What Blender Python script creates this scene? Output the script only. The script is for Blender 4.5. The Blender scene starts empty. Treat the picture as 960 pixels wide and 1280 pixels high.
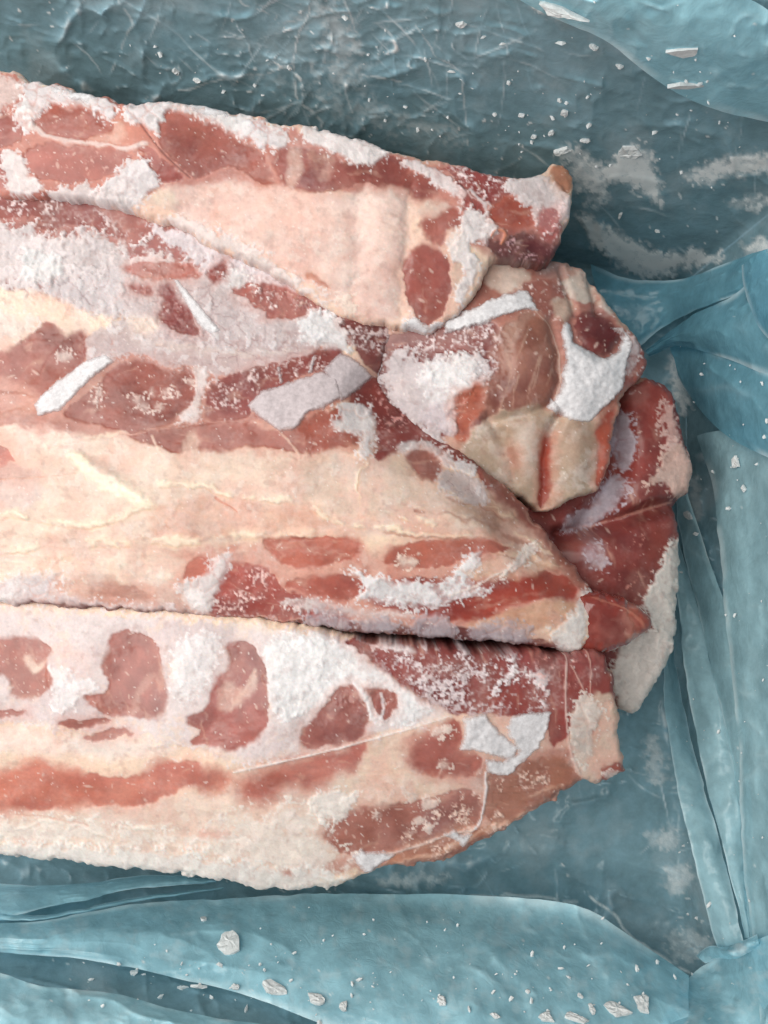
import bpy, math, random
import numpy as np

# ------------------------------------------------------------------ camera, world, lights, exposure
scene = bpy.context.scene
COL = scene.collection
H = 400.0            # camera height above the meat's upper plane, mm
MM = 0.4             # millimetres per photograph pixel on that plane
cam_d = bpy.data.cameras.new("camera")
cam_d.sensor_fit = 'VERTICAL'
cam_d.angle_y = 2 * math.atan(640 * MM / H)
cam_d.clip_start = 0.01
cam_d.clip_end = 50
cam = bpy.data.objects.new("camera", cam_d)
cam.location = (0, 0, H / 1000)
COL.objects.link(cam)
scene.camera = cam

world = bpy.data.worlds.new("World")
scene.world = world
world.use_nodes = True
bg = world.node_tree.nodes["Background"]
bg.inputs[0].default_value = (0.86, 0.93, 1.0, 1)
bg.inputs[1].default_value = 0.27


def area_lamp(name, loc, target, size, watts, color):
    d = bpy.data.lights.new(name, 'AREA')
    d.shape = 'RECTANGLE'
    d.size, d.size_y = size
    d.energy = watts
    d.color = color
    o = bpy.data.objects.new(name, d)
    o.location = loc
    v = np.array(target) - np.array(loc)
    from mathutils import Vector
    o.rotation_euler = Vector(v).to_track_quat('-Z', 'Y').to_euler()
    COL.objects.link(o)
    return o


area_lamp("ceiling_lamp", (-0.50, 0.10, 0.80), (-0.08, -0.03, 0), (0.95, 0.95), 13.6, (1.0, 0.96, 0.90))

scene.view_settings.view_transform = 'Standard'
scene.view_settings.look = 'None'
scene.view_settings.exposure = 0.0
scene.view_settings.gamma = 1.0
scene.view_settings.use_curve_mapping = False
scene.render.engine = 'CYCLES'
scene.cycles.use_denoising = True
scene.cycles.max_bounces = 6
scene.cycles.transparent_max_bounces = 10
scene.cycles.use_adaptive_sampling = True
scene.cycles.adaptive_threshold = 0.03

# ------------------------------------------------------------------ helpers: noise, polygons, geometry
rnd = random.Random(7)


def _hash(ix, iy, seed):
    ix = ix.astype(np.int64).astype(np.uint32)
    iy = iy.astype(np.int64).astype(np.uint32)
    h = ix * np.uint32(374761393) + iy * np.uint32(668265263) + np.uint32((seed * 2246822519) & 0xffffffff)
    h = (h ^ (h >> np.uint32(13))) * np.uint32(1274126177)
    h = (h ^ (h >> np.uint32(16))) * np.uint32(2654435769)
    h = h ^ (h >> np.uint32(15))
    return (h & np.uint32(0xffffff)).astype(np.float32) / np.float32(0xffffff)


def vn(x, y, scale, seed=0):
    """value noise 0..1, feature size `scale` pixels"""
    x = x / scale
    y = y / scale
    xi = np.floor(x)
    yi = np.floor(y)
    fx = (x - xi).astype(np.float32)
    fy = (y - yi).astype(np.float32)
    ux = fx * fx * (3 - 2 * fx)
    uy = fy * fy * (3 - 2 * fy)
    a = _hash(xi, yi, seed)
    b = _hash(xi + 1, yi, seed)
    c = _hash(xi, yi + 1, seed)
    d = _hash(xi + 1, yi + 1, seed)
    return (a * (1 - ux) + b * ux) * (1 - uy) + (c * (1 - ux) + d * ux) * uy


def fbm(x, y, scale, seed=0, oct=4, gain=0.5):
    s = 0
    amp = 1
    tot = 0
    for i in range(oct):
        ca, sa = math.cos(0.6 * i), math.sin(0.6 * i)
        s = s + amp * vn(x * ca - y * sa, x * sa + y * ca, scale / (2 ** i), seed + 17 * i)
        tot += amp
        amp *= gain
    return s / tot


def ridged(x, y, scale, seed=0, oct=3):
    s = 0
    amp = 1
    tot = 0
    for i in range(oct):
        ca, sa = math.cos(0.9 * i), math.sin(0.9 * i)
        s = s + amp * (1 - np.abs(2 * vn(x * ca - y * sa, x * sa + y * ca, scale / (2 ** i), seed + 31 * i) - 1))
        tot += amp
        amp *= 0.5
    return s / tot


def sstep(a, b, v):
    t = np.clip((v - a) / (b - a), 0, 1)
    return t * t * (3 - 2 * t)


def chaikin(p, n=2, closed=True):
    p = np.asarray(p, float)
    for _ in range(n):
        if closed:
            q = np.roll(p, -1, axis=0)
            p = np.stack([0.75 * p + 0.25 * q, 0.25 * p + 0.75 * q], 1).reshape(-1, p.shape[1])
        else:
            a, b = p[:-1], p[1:]
            m = np.stack([0.75 * a + 0.25 * b, 0.25 * a + 0.75 * b], 1).reshape(-1, p.shape[1])
            p = np.vstack([p[:1], m, p[-1:]])
    return p


def sdf(poly, x, y):
    """signed distance to a closed polygon, positive inside"""
    d = np.full(x.shape, 1e9, np.float32)
    ins = np.zeros(x.shape, bool)
    n = len(poly)
    for i in range(n):
        ax, ay = poly[i]
        bx, by = poly[(i + 1) % n]
        ex, ey = bx - ax, by - ay
        wx, wy = x - ax, y - ay
        t = np.clip((wx * ex + wy * ey) / (ex * ex + ey * ey + 1e-9), 0, 1)
        dx, dy = wx - ex * t, wy - ey * t
        d = np.minimum(d, dx * dx + dy * dy)
        if ay != by:
            c = (ay <= y) != (by <= y)
            ins ^= c & (x < ax + (y - ay) * ex / (by - ay))
    d = np.sqrt(d)
    return np.where(ins, d, -d)


def ldist(pts, x, y):
    """distance to an open polyline"""
    d = np.full(x.shape, 1e9, np.float32)
    for i in range(len(pts) - 1):
        ax, ay = pts[i]
        bx, by = pts[i + 1]
        ex, ey = bx - ax, by - ay
        wx, wy = x - ax, y - ay
        t = np.clip((wx * ex + wy * ey) / (ex * ex + ey * ey + 1e-9), 0, 1)
        dx, dy = wx - ex * t, wy - ey * t
        d = np.minimum(d, dx * dx + dy * dy)
    return np.sqrt(d)


def flecks(x, y, cell, p, r0, r1, seed, stretch=2.0):
    """scattered small elongated flecks, 0..1"""
    out = np.zeros(x.shape, np.float32)
    cx, cy = np.floor(x / cell), np.floor(y / cell)
    for oy in (-1, 0, 1):
        for ox in (-1, 0, 1):
            gx, gy = cx + ox, cy + oy
            px = (gx + _hash(gx, gy, seed)) * cell
            py = (gy + _hash(gx, gy, seed + 1)) * cell
            on = _hash(gx, gy, seed + 2) < p
            r = r0 + (r1 - r0) * _hash(gx, gy, seed + 3) ** 2
            a = _hash(gx, gy, seed + 4) * 3.14159
            dx, dy = x - px, y - py
            u = dx * np.cos(a) + dy * np.sin(a)
            v = -dx * np.sin(a) + dy * np.cos(a)
            st = 1 + (stretch - 1) * _hash(gx, gy, seed + 5)
            d = np.sqrt((u / st) ** 2 + (v * st ** 0.5) ** 2)
            out = np.maximum(out, np.where(on, sstep(r * 1.15, r * 0.55, d), 0))
    return out


def cells(x, y, size, seed):
    """cellular noise: a random value per cell and the gap to the cell border"""
    f1 = np.full(x.shape, 1e9, np.float32)
    f2 = np.full(x.shape, 1e9, np.float32)
    val = np.zeros(x.shape, np.float32)
    x, y = x / size, y / size
    cx, cy = np.floor(x), np.floor(y)
    for oy in (-1, 0, 1):
        for ox in (-1, 0, 1):
            gx, gy = cx + ox, cy + oy
            d = (gx + _hash(gx, gy, seed) - x) ** 2 + (gy + _hash(gx, gy, seed + 1) - y) ** 2
            n = d < f1
            f2 = np.where(n, f1, np.minimum(f2, d))
            val = np.where(n, _hash(gx, gy, seed + 2), val)
            f1 = np.where(n, d, f1)
    return val, np.sqrt(f2) - np.sqrt(f1)


def tps(pts, x, y):
    p = np.asarray(pts, float)
    q = p[:, :2] / 300.0
    n = len(q)

    def K(r2):
        return 0.5 * r2 * np.log(r2 + 1e-9)
    A = np.zeros((n + 3, n + 3))
    r2 = ((q[:, None] - q[None]) ** 2).sum(-1)
    A[:n, :n] = K(r2) + np.eye(n) * 0.02
    A[:n, n] = 1
    A[:n, n + 1:] = q
    A[n, :n] = 1
    A[n + 1:, :n] = q.T
    w = np.linalg.solve(A, np.concatenate([p[:, 2], [0, 0, 0]]))
    xs, ys = x / 300.0, y / 300.0
    z = w[n] + w[n + 1] * xs + w[n + 2] * ys
    for i in range(n):
        z = z + w[i] * K((xs - q[i, 0]) ** 2 + (ys - q[i, 1]) ** 2)
    return z


def P(px, py, z):
    """a photograph pixel and a height in mm -> metres"""
    k = MM * (H - z) / H / 1000.0
    return np.stack([(px - 480) * k, (640 - py) * k, z / 1000.0 + 0 * px], -1)


def lin(c):
    c = np.asarray(c, float) / 255.0
    return np.where(c <= 0.04045, c / 12.92, ((c + 0.055) / 1.055) ** 2.4).astype(np.float32)


def new_mesh(name, verts, quads, mat, parent=None, attrs=None, smooth=True):
    me = bpy.data.meshes.new(name)
    verts = np.ascontiguousarray(verts, np.float32)
    quads = np.ascontiguousarray(quads, np.int32)
    nf, k = quads.shape
    me.vertices.add(len(verts))
    me.vertices.foreach_set("co", verts.ravel())
    me.loops.add(nf * k)
    me.loops.foreach_set("vertex_index", quads.ravel())
    me.polygons.add(nf)
    me.polygons.foreach_set("loop_start", np.arange(0, nf * k, k, dtype=np.int32))
    me.polygons.foreach_set("use_smooth", np.full(nf, smooth, bool))
    me.update(calc_edges=True)
    for an, av in (attrs or {}).items():
        if av.ndim == 2:
            a = me.attributes.new(an, 'FLOAT_COLOR', 'POINT')
            rgba = np.ones((len(verts), 4), np.float32)
            rgba[:, :3] = av
            a.data.foreach_set("color", rgba.ravel())
        else:
            a = me.attributes.new(an, 'FLOAT', 'POINT')
            a.data.foreach_set("value", np.ascontiguousarray(av, np.float32))
    me.materials.append(mat)
    o = bpy.data.objects.new(name, me)
    COL.objects.link(o)
    if parent is not None:
        o.parent = parent
        o.matrix_parent_inverse = parent.matrix_basis.inverted()
    return o


def grid_faces(mask):
    """quads of a 2-D vertex grid whose four corners are all inside mask; returns index map and faces"""
    ny, nx = mask.shape
    q = mask[:-1, :-1] & mask[1:, :-1] & mask[:-1, 1:] & mask[1:, 1:]
    used = np.zeros(mask.shape, bool)
    used[:-1, :-1] |= q
    used[1:, :-1] |= q
    used[:-1, 1:] |= q
    used[1:, 1:] |= q
    idx = np.full(mask.shape, -1, np.int64)
    idx[used] = np.arange(used.sum())
    j, i = np.nonzero(q)
    f = np.stack([idx[j, i], idx[j + 1, i], idx[j + 1, i + 1], idx[j, i + 1]], 1)
    return used, f


def empty(name, loc, label, cat, group=None):
    o = bpy.data.objects.new(name, None)
    o.location = loc
    o.empty_display_size = 0.02
    COL.objects.link(o)
    o["label"] = label
    o["category"] = cat
    if group:
        o["group"] = group
    return o


# ------------------------------------------------------------------ materials
def mat_new(name):
    m = bpy.data.materials.new(name)
    m.use_nodes = True
    nt = m.node_tree
    nt.nodes.clear()
    return m, nt, nt.nodes, nt.links


def nd(ns, t, **kw):
    n = ns.new(t)
    for k, v in kw.items():
        if k.startswith("i_"):
            n.inputs[k[2:].replace("_", " ")].default_value = v
        else:
            setattr(n, k, v)
    return n


def math_node(ns, ls, op, a, b):
    n = ns.new("ShaderNodeMath")
    n.operation = op
    for s, v in zip(n.inputs, (a, b)):
        if isinstance(v, (int, float)):
            s.default_value = v
        else:
            ls.new(v, s)
    return n.outputs[0]


def meat_material():
    m, nt, ns, ls = mat_new("frozen_meat")
    out = ns.new("ShaderNodeOutputMaterial")
    bs = ns.new("ShaderNodeBsdfPrincipled")
    ls.new(bs.outputs[0], out.inputs[0])
    ca = nd(ns, "ShaderNodeAttribute", attribute_name="Col")
    fr = nd(ns, "ShaderNodeAttribute", attribute_name="frost")
    gl = nd(ns, "ShaderNodeAttribute", attribute_name="glaze")
    tc = ns.new("ShaderNodeTexCoord")
    n1 = nd(ns, "ShaderNodeTexNoise", i_Scale=620.0, i_Detail=5.0, i_Roughness=0.7)
    n2 = nd(ns, "ShaderNodeTexNoise", i_Scale=1500.0, i_Detail=3.0, i_Roughness=0.6)
    ls.new(tc.outputs["Object"], n1.inputs["Vector"])
    ls.new(tc.outputs["Object"], n2.inputs["Vector"])
    mr = nd(ns, "ShaderNodeMapRange")
    ls.new(n1.outputs[0], mr.inputs["Value"])
    mr.inputs["To Min"].default_value = 0.80
    mr.inputs["To Max"].default_value = 1.18
    mul = nd(ns, "ShaderNodeVectorMath", operation='SCALE')
    ls.new(ca.outputs["Color"], mul.inputs[0])
    ls.new(mr.outputs[0], mul.inputs["Scale"])
    ls.new(mul.outputs[0], bs.inputs["Base Color"])
    # roughness: matt where frosted, smoother where glazed with clear ice
    r = math_node(ns, ls, 'MULTIPLY', gl.outputs["Fac"], -0.22)
    r = math_node(ns, ls, 'ADD', r, 0.56)
    r2 = math_node(ns, ls, 'MULTIPLY', fr.outputs["Fac"], 0.32)
    r = math_node(ns, ls, 'ADD', r, r2)
    ls.new(r, bs.inputs["Roughness"])
    bs.inputs["Specular IOR Level"].default_value = 0.22
    cw = math_node(ns, ls, 'MULTIPLY', gl.outputs["Fac"], 0.38)
    ls.new(cw, bs.inputs["Coat Weight"])
    bs.inputs["Coat Roughness"].default_value = 0.2
    sw = math_node(ns, ls, 'MULTIPLY', fr.outputs["Fac"], -0.3)
    sw = math_node(ns, ls, 'ADD', sw, 0.32)
    ls.new(sw, bs.inputs["Subsurface Weight"])
    bs.inputs["Subsurface Radius"].default_value = (1.0, 0.5, 0.35)
    bs.inputs["Subsurface Scale"].default_value = 0.0018
    b = ns.new("ShaderNodeBump")
    b.inputs["Distance"].default_value = 0.0006
    st = math_node(ns, ls, 'MULTIPLY', fr.outputs["Fac"], 0.20)
    st = math_node(ns, ls, 'ADD', st, 0.03)
    ls.new(st, b.inputs["Strength"])
    hh = math_node(ns, ls, 'ADD', n1.outputs[0], n2.outputs[0])
    ls.new(hh, b.inputs["Height"])
    ls.new(b.outputs[0], bs.inputs["Normal"])
    return m


def ice_material(name, color, alpha=1.0, thin_edge=False):
    m, nt, ns, ls = mat_new(name)
    out = ns.new("ShaderNodeOutputMaterial")
    bs = ns.new("ShaderNodeBsdfPrincipled")
    tc = ns.new("ShaderNodeTexCoord")
    n1 = nd(ns, "ShaderNodeTexNoise", i_Scale=420.0, i_Detail=6.0, i_Roughness=0.7)
    ls.new(tc.outputs["Object"], n1.inputs["Vector"])
    cr = ns.new("ShaderNodeValToRGB")
    c = lin(color)
    cr.color_ramp.elements[0].position = 0.3
    cr.color_ramp.elements[0].color = (*(c * 0.88), 1)
    cr.color_ramp.elements[1].position = 0.7
    cr.color_ramp.elements[1].color = (*np.minimum(c * 1.12, 0.86), 1)
    ls.new(n1.outputs[0], cr.inputs[0])
    ls.new(cr.outputs[0], bs.inputs["Base Color"])
    bs.inputs["Roughness"].default_value = 0.6
    b = ns.new("ShaderNodeBump")
    b.inputs["Distance"].default_value = 0.0003
    b.inputs["Strength"].default_value = 0.2
    ls.new(n1.outputs[0], b.inputs["Height"])
    ls.new(b.outputs[0], bs.inputs["Normal"])
    if alpha < 1:
        tr = ns.new("ShaderNodeBsdfTransparent")
        mx = ns.new("ShaderNodeMixShader")
        mr = nd(ns, "ShaderNodeMapRange")
        mr.inputs["From Min"].default_value = 0.3
        mr.inputs["From Max"].default_value = 0.7
        mr.inputs["To Min"].default_value = alpha - 0.08
        mr.inputs["To Max"].default_value = min(1, alpha + 0.08)
        ls.new(n1.outputs[0], mr.inputs["Value"])
        fac = mr.outputs[0]
        if thin_edge:      # the crust thins out towards its rim
            ed = nd(ns, "ShaderNodeAttribute", attribute_name="edge")
            e1 = math_node(ns, ls, 'SUBTRACT', n1.outputs[0], 0.5)
            e1 = math_node(ns, ls, 'MULTIPLY', e1, 0.9)
            e1 = math_node(ns, ls, 'ADD', e1, ed.outputs["Fac"])
            cl = nd(ns, "ShaderNodeClamp")
            ls.new(e1, cl.inputs[0])
            fac = math_node(ns, ls, 'MULTIPLY', fac, cl.outputs[0])
        ls.new(fac, mx.inputs[0])
        ls.new(tr.outputs[0], mx.inputs[1])
        ls.new(bs.outputs[0], mx.inputs[2])
        ls.new(mx.outputs[0], out.inputs[0])
    else:
        ls.new(bs.outputs[0], out.inputs[0])
    return m


def film_material(name, tint, body, opac):
    """blue polythene film: partly clear, partly milky, with frost and painted crease highlights where the attribute says"""
    m, nt, ns, ls = mat_new(name)
    out = ns.new("ShaderNodeOutputMaterial")
    tr = ns.new("ShaderNodeBsdfTransparent")
    tr.inputs[0].default_value = (*lin(tint), 1)
    bs = ns.new("ShaderNodeBsdfPrincipled")
    bs.inputs["Roughness"].default_value = 0.16
    bs.inputs["Specular IOR Level"].default_value = 0.5
    tl = ns.new("ShaderNodeBsdfTranslucent")
    fr = nd(ns, "ShaderNodeAttribute", attribute_name="frost")
    cz = nd(ns, "ShaderNodeAttribute", attribute_name="crease")
    tc = ns.new("ShaderNodeTexCoord")
    n1 = nd(ns, "ShaderNodeTexNoise", i_Scale=60.0, i_Detail=6.0, i_Roughness=0.65)
    n2 = nd(ns, "ShaderNodeTexNoise", i_Scale=700.0, i_Detail=4.0, i_Roughness=0.7)
    ls.new(tc.outputs["Object"], n1.inputs["Vector"])
    ls.new(tc.outputs["Object"], n2.inputs["Vector"])
    cr = ns.new("ShaderNodeValToRGB")
    c = lin(body)
    cr.color_ramp.elements[0].position = 0.3
    cr.color_ramp.elements[0].color = (*(c * 0.86), 1)
    cr.color_ramp.elements[1].position = 0.72
    cr.color_ramp.elements[1].color = (*(c * 1.14), 1)
    ls.new(n1.outputs[0], cr.inputs[0])
    ls.new(cr.outputs[0], bs.inputs["Base Color"])
    ls.new(cr.outputs[0], tl.inputs[0])
    m1 = ns.new("ShaderNodeMixShader")
    m1.inputs[0].default_value = 0.25
    ls.new(bs.outputs[0], m1.inputs[1])
    ls.new(tl.outputs[0], m1.inputs[2])
    m2 = ns.new("ShaderNodeMixShader")
    o1 = math_node(ns, ls, 'MULTIPLY', cz.outputs["Fac"], 0.35)
    o2 = math_node(ns, ls, 'SUBTRACT', n1.outputs[0], 0.5)
    o2 = math_node(ns, ls, 'MULTIPLY', o2, 0.30)
    o1 = math_node(ns, ls, 'ADD', o1, o2)
    o1 = math_node(ns, ls, 'ADD', o1, opac)
    cl = nd(ns, "ShaderNodeClamp")
    ls.new(o1, cl.inputs[0])
    ls.new(cl.outputs[0], m2.inputs[0])
    ls.new(tr.outputs[0], m2.inputs[1])
    ls.new(m1.outputs[0], m2.inputs[2])
    ice = ns.new("ShaderNodeBsdfPrincipled")
    ice.inputs["Base Color"].default_value = (*lin((236, 240, 240)), 1)
    ice.inputs["Roughness"].default_value = 0.7
    m3 = ns.new("ShaderNodeMixShader")
    fa = math_node(ns, ls, 'SUBTRACT', n2.outputs[0], 0.5)
    fa = math_node(ns, ls, 'MULTIPLY', fa, 1.6)
    fa = math_node(ns, ls, 'ADD', fa, 1.25)
    fa = math_node(ns, ls, 'MULTIPLY', fa, fr.outputs["Fac"])
    c2 = nd(ns, "ShaderNodeClamp")
    ls.new(fa, c2.inputs[0])
    ls.new(c2.outputs[0], m3.inputs[0])
    ls.new(m2.outputs[0], m3.inputs[1])
    ls.new(ice.outputs[0], m3.inputs[2])
    ls.new(m3.outputs[0], out.inputs[0])
    b = ns.new("ShaderNodeBump")
    b.inputs["Distance"].default_value = 0.0015
    b.inputs["Strength"].default_value = 0.35
    n3 = nd(ns, "ShaderNodeTexNoise", i_Scale=120.0, i_Detail=5.0, i_Roughness=0.55, i_Distortion=1.2)
    ls.new(tc.outputs["Object"], n3.inputs["Vector"])
    ls.new(n3.outputs[0], b.inputs["Height"])
    ls.new(b.outputs[0], bs.inputs["Normal"])
    ls.new(b.outputs[0], tl.inputs["Normal"])
    return m


def card_material():
    m, nt, ns, ls = mat_new("brown_cardboard")
    out = ns.new("ShaderNodeOutputMaterial")
    bs = ns.new("ShaderNodeBsdfPrincipled")
    tc = ns.new("ShaderNodeTexCoord")
    n1 = nd(ns, "ShaderNodeTexNoise", i_Scale=90.0, i_Detail=6.0)
    ls.new(tc.outputs["Object"], n1.inputs["Vector"])
    cr = ns.new("ShaderNodeValToRGB")
    cr.color_ramp.elements[0].color = (*lin((150, 132, 112)), 1)
    cr.color_ramp.elements[1].color = (*lin((184, 164, 140)), 1)
    ls.new(n1.outputs[0], cr.inputs[0])
    ls.new(cr.outputs[0], bs.inputs["Base Color"])
    bs.inputs["Roughness"].default_value = 0.85
    ls.new(bs.outputs[0], out.inputs[0])
    return m


M_MEAT = meat_material()
M_FROST = ice_material("white_frost", (226, 224, 227), 0.9, True)
M_LILAC = ice_material("grey_frost_film", (202, 190, 193), 0.92, True)
M_FLAKE = ice_material("clear_white_ice", (224, 228, 229), 0.92)
M_FILM = film_material("blue_film", (196, 228, 239), (164, 206, 223), 0.66)
M_FOLD = film_material("blue_film_folded", (190, 236, 248), (186, 238, 252), 0.74)
M_FOLDG = film_material("blue_film_pale", (204, 234, 241), (188, 228, 238), 0.70)
M_FOLDB = film_material("blue_film_doubled", (160, 214, 232), (146, 208, 228), 0.66)
M_CARD = card_material()

# ------------------------------------------------------------------ box and liner
ZF = -165.0  # deep floor, chosen to darken the hollow beside the meat


def wall_plane(a, b, slope):
    """a wall standing on the box floor through two floor points (photo px), leaning outwards"""
    pa, pb = P(np.array(a[0], float), np.array(a[1], float), ZF) * 1000, P(np.array(b[0], float), np.array(b[1], float), ZF) * 1000
    d = (pb - pa)[:2]
    n = np.array([-d[1], d[0]]) / np.hypot(*d)
    c = n @ pa[:2]
    if c < 0:
        n, c = -n, -c
    return n, c, slope


WALLS = [wall_plane((140, 233), (650, 325), 0.08), wall_plane((848, 500), (852, 900), 0.06), wall_plane((27, 1038), (838, 1164), 0.12)]


def tray_t(px, py, grow=0.0, k=14.0):
    """distance along the view ray (per unit depth) to the tray formed by the floor and three walls"""
    dx, dy = (px - 480) * MM / H, (640 - py) * MM / H
    ts = [np.full(np.shape(px), H - ZF + grow)]
    for n, c, s in WALLS:
        den = n[0] * dx + n[1] * dy + s
        t = np.where(den > 0.02, (c + grow + s * (H - ZF)) / np.maximum(den, 0.02), 1e4)
        ts.append(t)
    t = np.minimum(ts[0], 2e3)
    for u in ts[1:]:
        u = np.minimum(u, 2e3)
        h = np.clip(0.5 + 0.5 * (u - t) / k, 0, 1)
        t = u * (1 - h) + t * h - k * h * (1 - h)
    return t


def liner_t(px, py):
    t = tray_t(px, py)
    # soft billows and crinkles of the loose film
    w = fbm(px, py, 120, 5, 2) - 0.5
    u = px * 0.95 + py * 0.25
    v = -px * 0.25 + py * 0.95
    r = ridged(px + 30 * fbm(px, py, 70, 9, 2), py + 30 * fbm(px, py, 70, 12, 2), 75, 3, 3)
    r2 = ridged(u * 0.5 + 20 * fbm(px, py, 40, 22, 2), v * 1.3, 46, 33, 3)
    q = fbm(px, py, 60, 41, 3)
    r3 = ridged(px + 40 * q, py - 34 * q, 34, 43, 2)
    zone = 0.35 + 0.65 * sstep(0.42, 0.62, fbm(px, py, 150, 47, 2))
    cr = np.maximum(r ** 7, np.maximum(0.8 * r2 ** 9, 0.8 * r3 ** 9)) * zone
    zc = np.exp(-((px - 430) / 150) ** 2 - ((py - 70) / 120) ** 2)
    r4 = ridged(px + 22 * q + 9 * fbm(px, py, 14, 53, 2), py - 22 * q, 19, 55, 2)
    r5 = ridged(px * 0.8 + 26 * q, py * 1.2 + 20 * w, 30, 57, 2)
    cr = np.maximum(cr, (0.35 + zc) * np.maximum(r5 ** 10, 0.7 * r4 ** 12))
    return t - 9 * w - 5.0 * r ** 6 - 2.5 * r2 ** 8 - 1.4 * zone * r3 ** 8 - (0.08 + 1.0 * zc) * (1.1 * r4 ** 5 + 2.2 * r5 ** 5), cr, r2


def fuzzy(poly, X, Y, width, seed, amp=1.0, scale=16):
    d = sdf(chaikin(poly, 2), X, Y)
    n = fbm(X, Y, scale, seed, 4, 0.65) - 0.5
    c, _ = cells(X + 6 * n, Y - 6 * n, 5.5, seed + 1)
    return sstep(0.0, 1.5, d / width + 0.35 + amp * 2.4 * n + 0.7 * (c - 0.5)) * (0.7 + 0.5 * c)


def paint_frost_and_glints(X, Y, base):
    f = base
    pats = [
        ([(715, 262), (750, 272), (790, 298), (830, 315), (880, 312), (915, 322), (865, 338), (820, 350), (785, 343), (755, 318), (730, 300)], 9, 1.0),
        ([(738, 222), (765, 200), (795, 178), (818, 190), (822, 215), (832, 240), (826, 262), (800, 242), (770, 228)], 10, 1.0),
        ([(690, 0), (740, 30), (700, 26), (660, 10), (640, -10)], 7, 0.9),
        ([(845, 218), (880, 202), (930, 188), (990, 190), (990, 214), (905, 224), (862, 236)], 9, 0.8),
        ([(900, 250), (990, 236), (990, 262), (920, 266)], 8, 0.7),
        ([(925, 300), (990, 290), (990, 318), (930, 325)], 8, 0.7),
        ([(833, 448), (853, 438), (864, 480), (860, 522), (845, 518), (838, 482)], 8, 0.75),
        ([(858, 595), (876, 590), (884, 640), (868, 660), (855, 640)], 8, 0.4),
        ([(798, 925), (828, 915), (838, 980), (808, 992)], 12, 0.35),
        ([(805, 1035), (850, 1025), (856, 1062), (812, 1066)], 12, 0.35),
        ([(825, 1082), (868, 1072), (874, 1112), (832, 1120)], 12, 0.35),
        ([(822, 1172), (880, 1150), (894, 1196), (836, 1214)], 14, 0.4),
        ([(460, 1098), (520, 1088), (570, 1090), (560, 1106), (500, 1112)], 10, 0.5),
        ([(560, 1128), (620, 1122), (690, 1124), (730, 1132), (690, 1140), (600, 1138)], 10, 0.45),
        ([(600, 1160), (640, 1170), (660, 1200), (620, 1190)], 10, 0.4),
        ([(370, 0), (400, 40), (380, 90), (430, 130), (470, 100), (450, 40), (430, 0)], 30, 0.28),
        ([(300, 90), (360, 110), (420, 150), (520, 170), (600, 190), (560, 150), (400, 110)], 24, 0.25),
        ([(690, 180), (745, 190), (770, 240), (735, 262), (715, 230)], 14, 0.7),
    ]
    for i, (p, w, o) in enumerate(pats):
        f = np.maximum(f, o * fuzzy(p, X, Y, w, 100 + 3 * i, 0.8, 12))
    for pts, w, o in [([(735, 1118), (760, 1138), (790, 1172), (830, 1196), (862, 1216)], 3.5, 0.8),
                      ([(590, 1122), (660, 1120), (720, 1130)], 3, 0.5),
                      ([(390, 0), (376, 40), (366, 80), (372, 120), (398, 150)], 2.2, 0.45),  # crinkle lines: film highlights painted in along with the frost
                      ([(366, 82), (330, 92), (280, 98), (225, 112)], 2.0, 0.4),
                      ([(425, 92), (470, 96), (500, 100)], 1.8, 0.4),
                      ([(430, 0), (442, 40), (425, 92), (440, 140)], 2.0, 0.35),
                      ([(300, 0), (352, 30), (372, 22), (420, 14)], 1.8, 0.3),
                      ([(574, 90), (580, 130), (585, 180)], 1.6, 0.35),
                      ([(150, 0), (165, 30), (150, 60)], 2.5, 0.3),
                      ([(520, 30), (545, 70), (574, 90)], 1.5, 0.3)]:
        n = fbm(X, Y, 9, 77, 3)
        wx, wy = X + 8 * (fbm(X, Y, 22, 51, 2) - 0.5), Y + 8 * (fbm(X, Y, 22, 52, 2) - 0.5)
        f = np.maximum(f, o * sstep(w, 0.3, ldist(pts, wx, wy)) * sstep(0.25, 0.55, n))
    s = flecks(X, Y, 13, 0.22, 0.7, 2.3, 200, 2.6) * 0.7
    zone = sstep(0.45, 0.62, fbm(X, Y, 90, 61, 2)) * (Y < 330) + 0.7 * sstep(0.5, 0.62, fbm(X, Y, 80, 66, 2)) * (Y > 1080)
    f = np.maximum(f, s * np.clip(zone, 0, 1))
    return f


box = empty("cardboard_box", (0, 0, ZF / 1000 - 0.008), "brown cardboard box showing faintly through the blue plastic liner", "box")


def box_panel(name, corners, th):
    """flat cardboard panel with thickness; corners in mm, th an outward offset vector in mm"""
    c = np.array(corners, float)
    v = np.vstack([c, c + np.array(th)]) / 1000
    f = [(0, 1, 2, 3), (7, 6, 5, 4), (0, 4, 5, 1), (1, 5, 6, 2), (2, 6, 7, 3), (3, 7, 4, 0)]
    return new_mesh(name, v, np.array(f), M_CARD, box, smooth=False)


def meet(w1, w2, z, g):
    (n1, c1, s1), (n2, c2, s2) = w1, w2
    A = np.array([n1, n2])
    b = np.array([c1 + g + s1 * (z - ZF), c2 + g + s2 * (z - ZF)])
    return np.linalg.solve(A, b)


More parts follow.
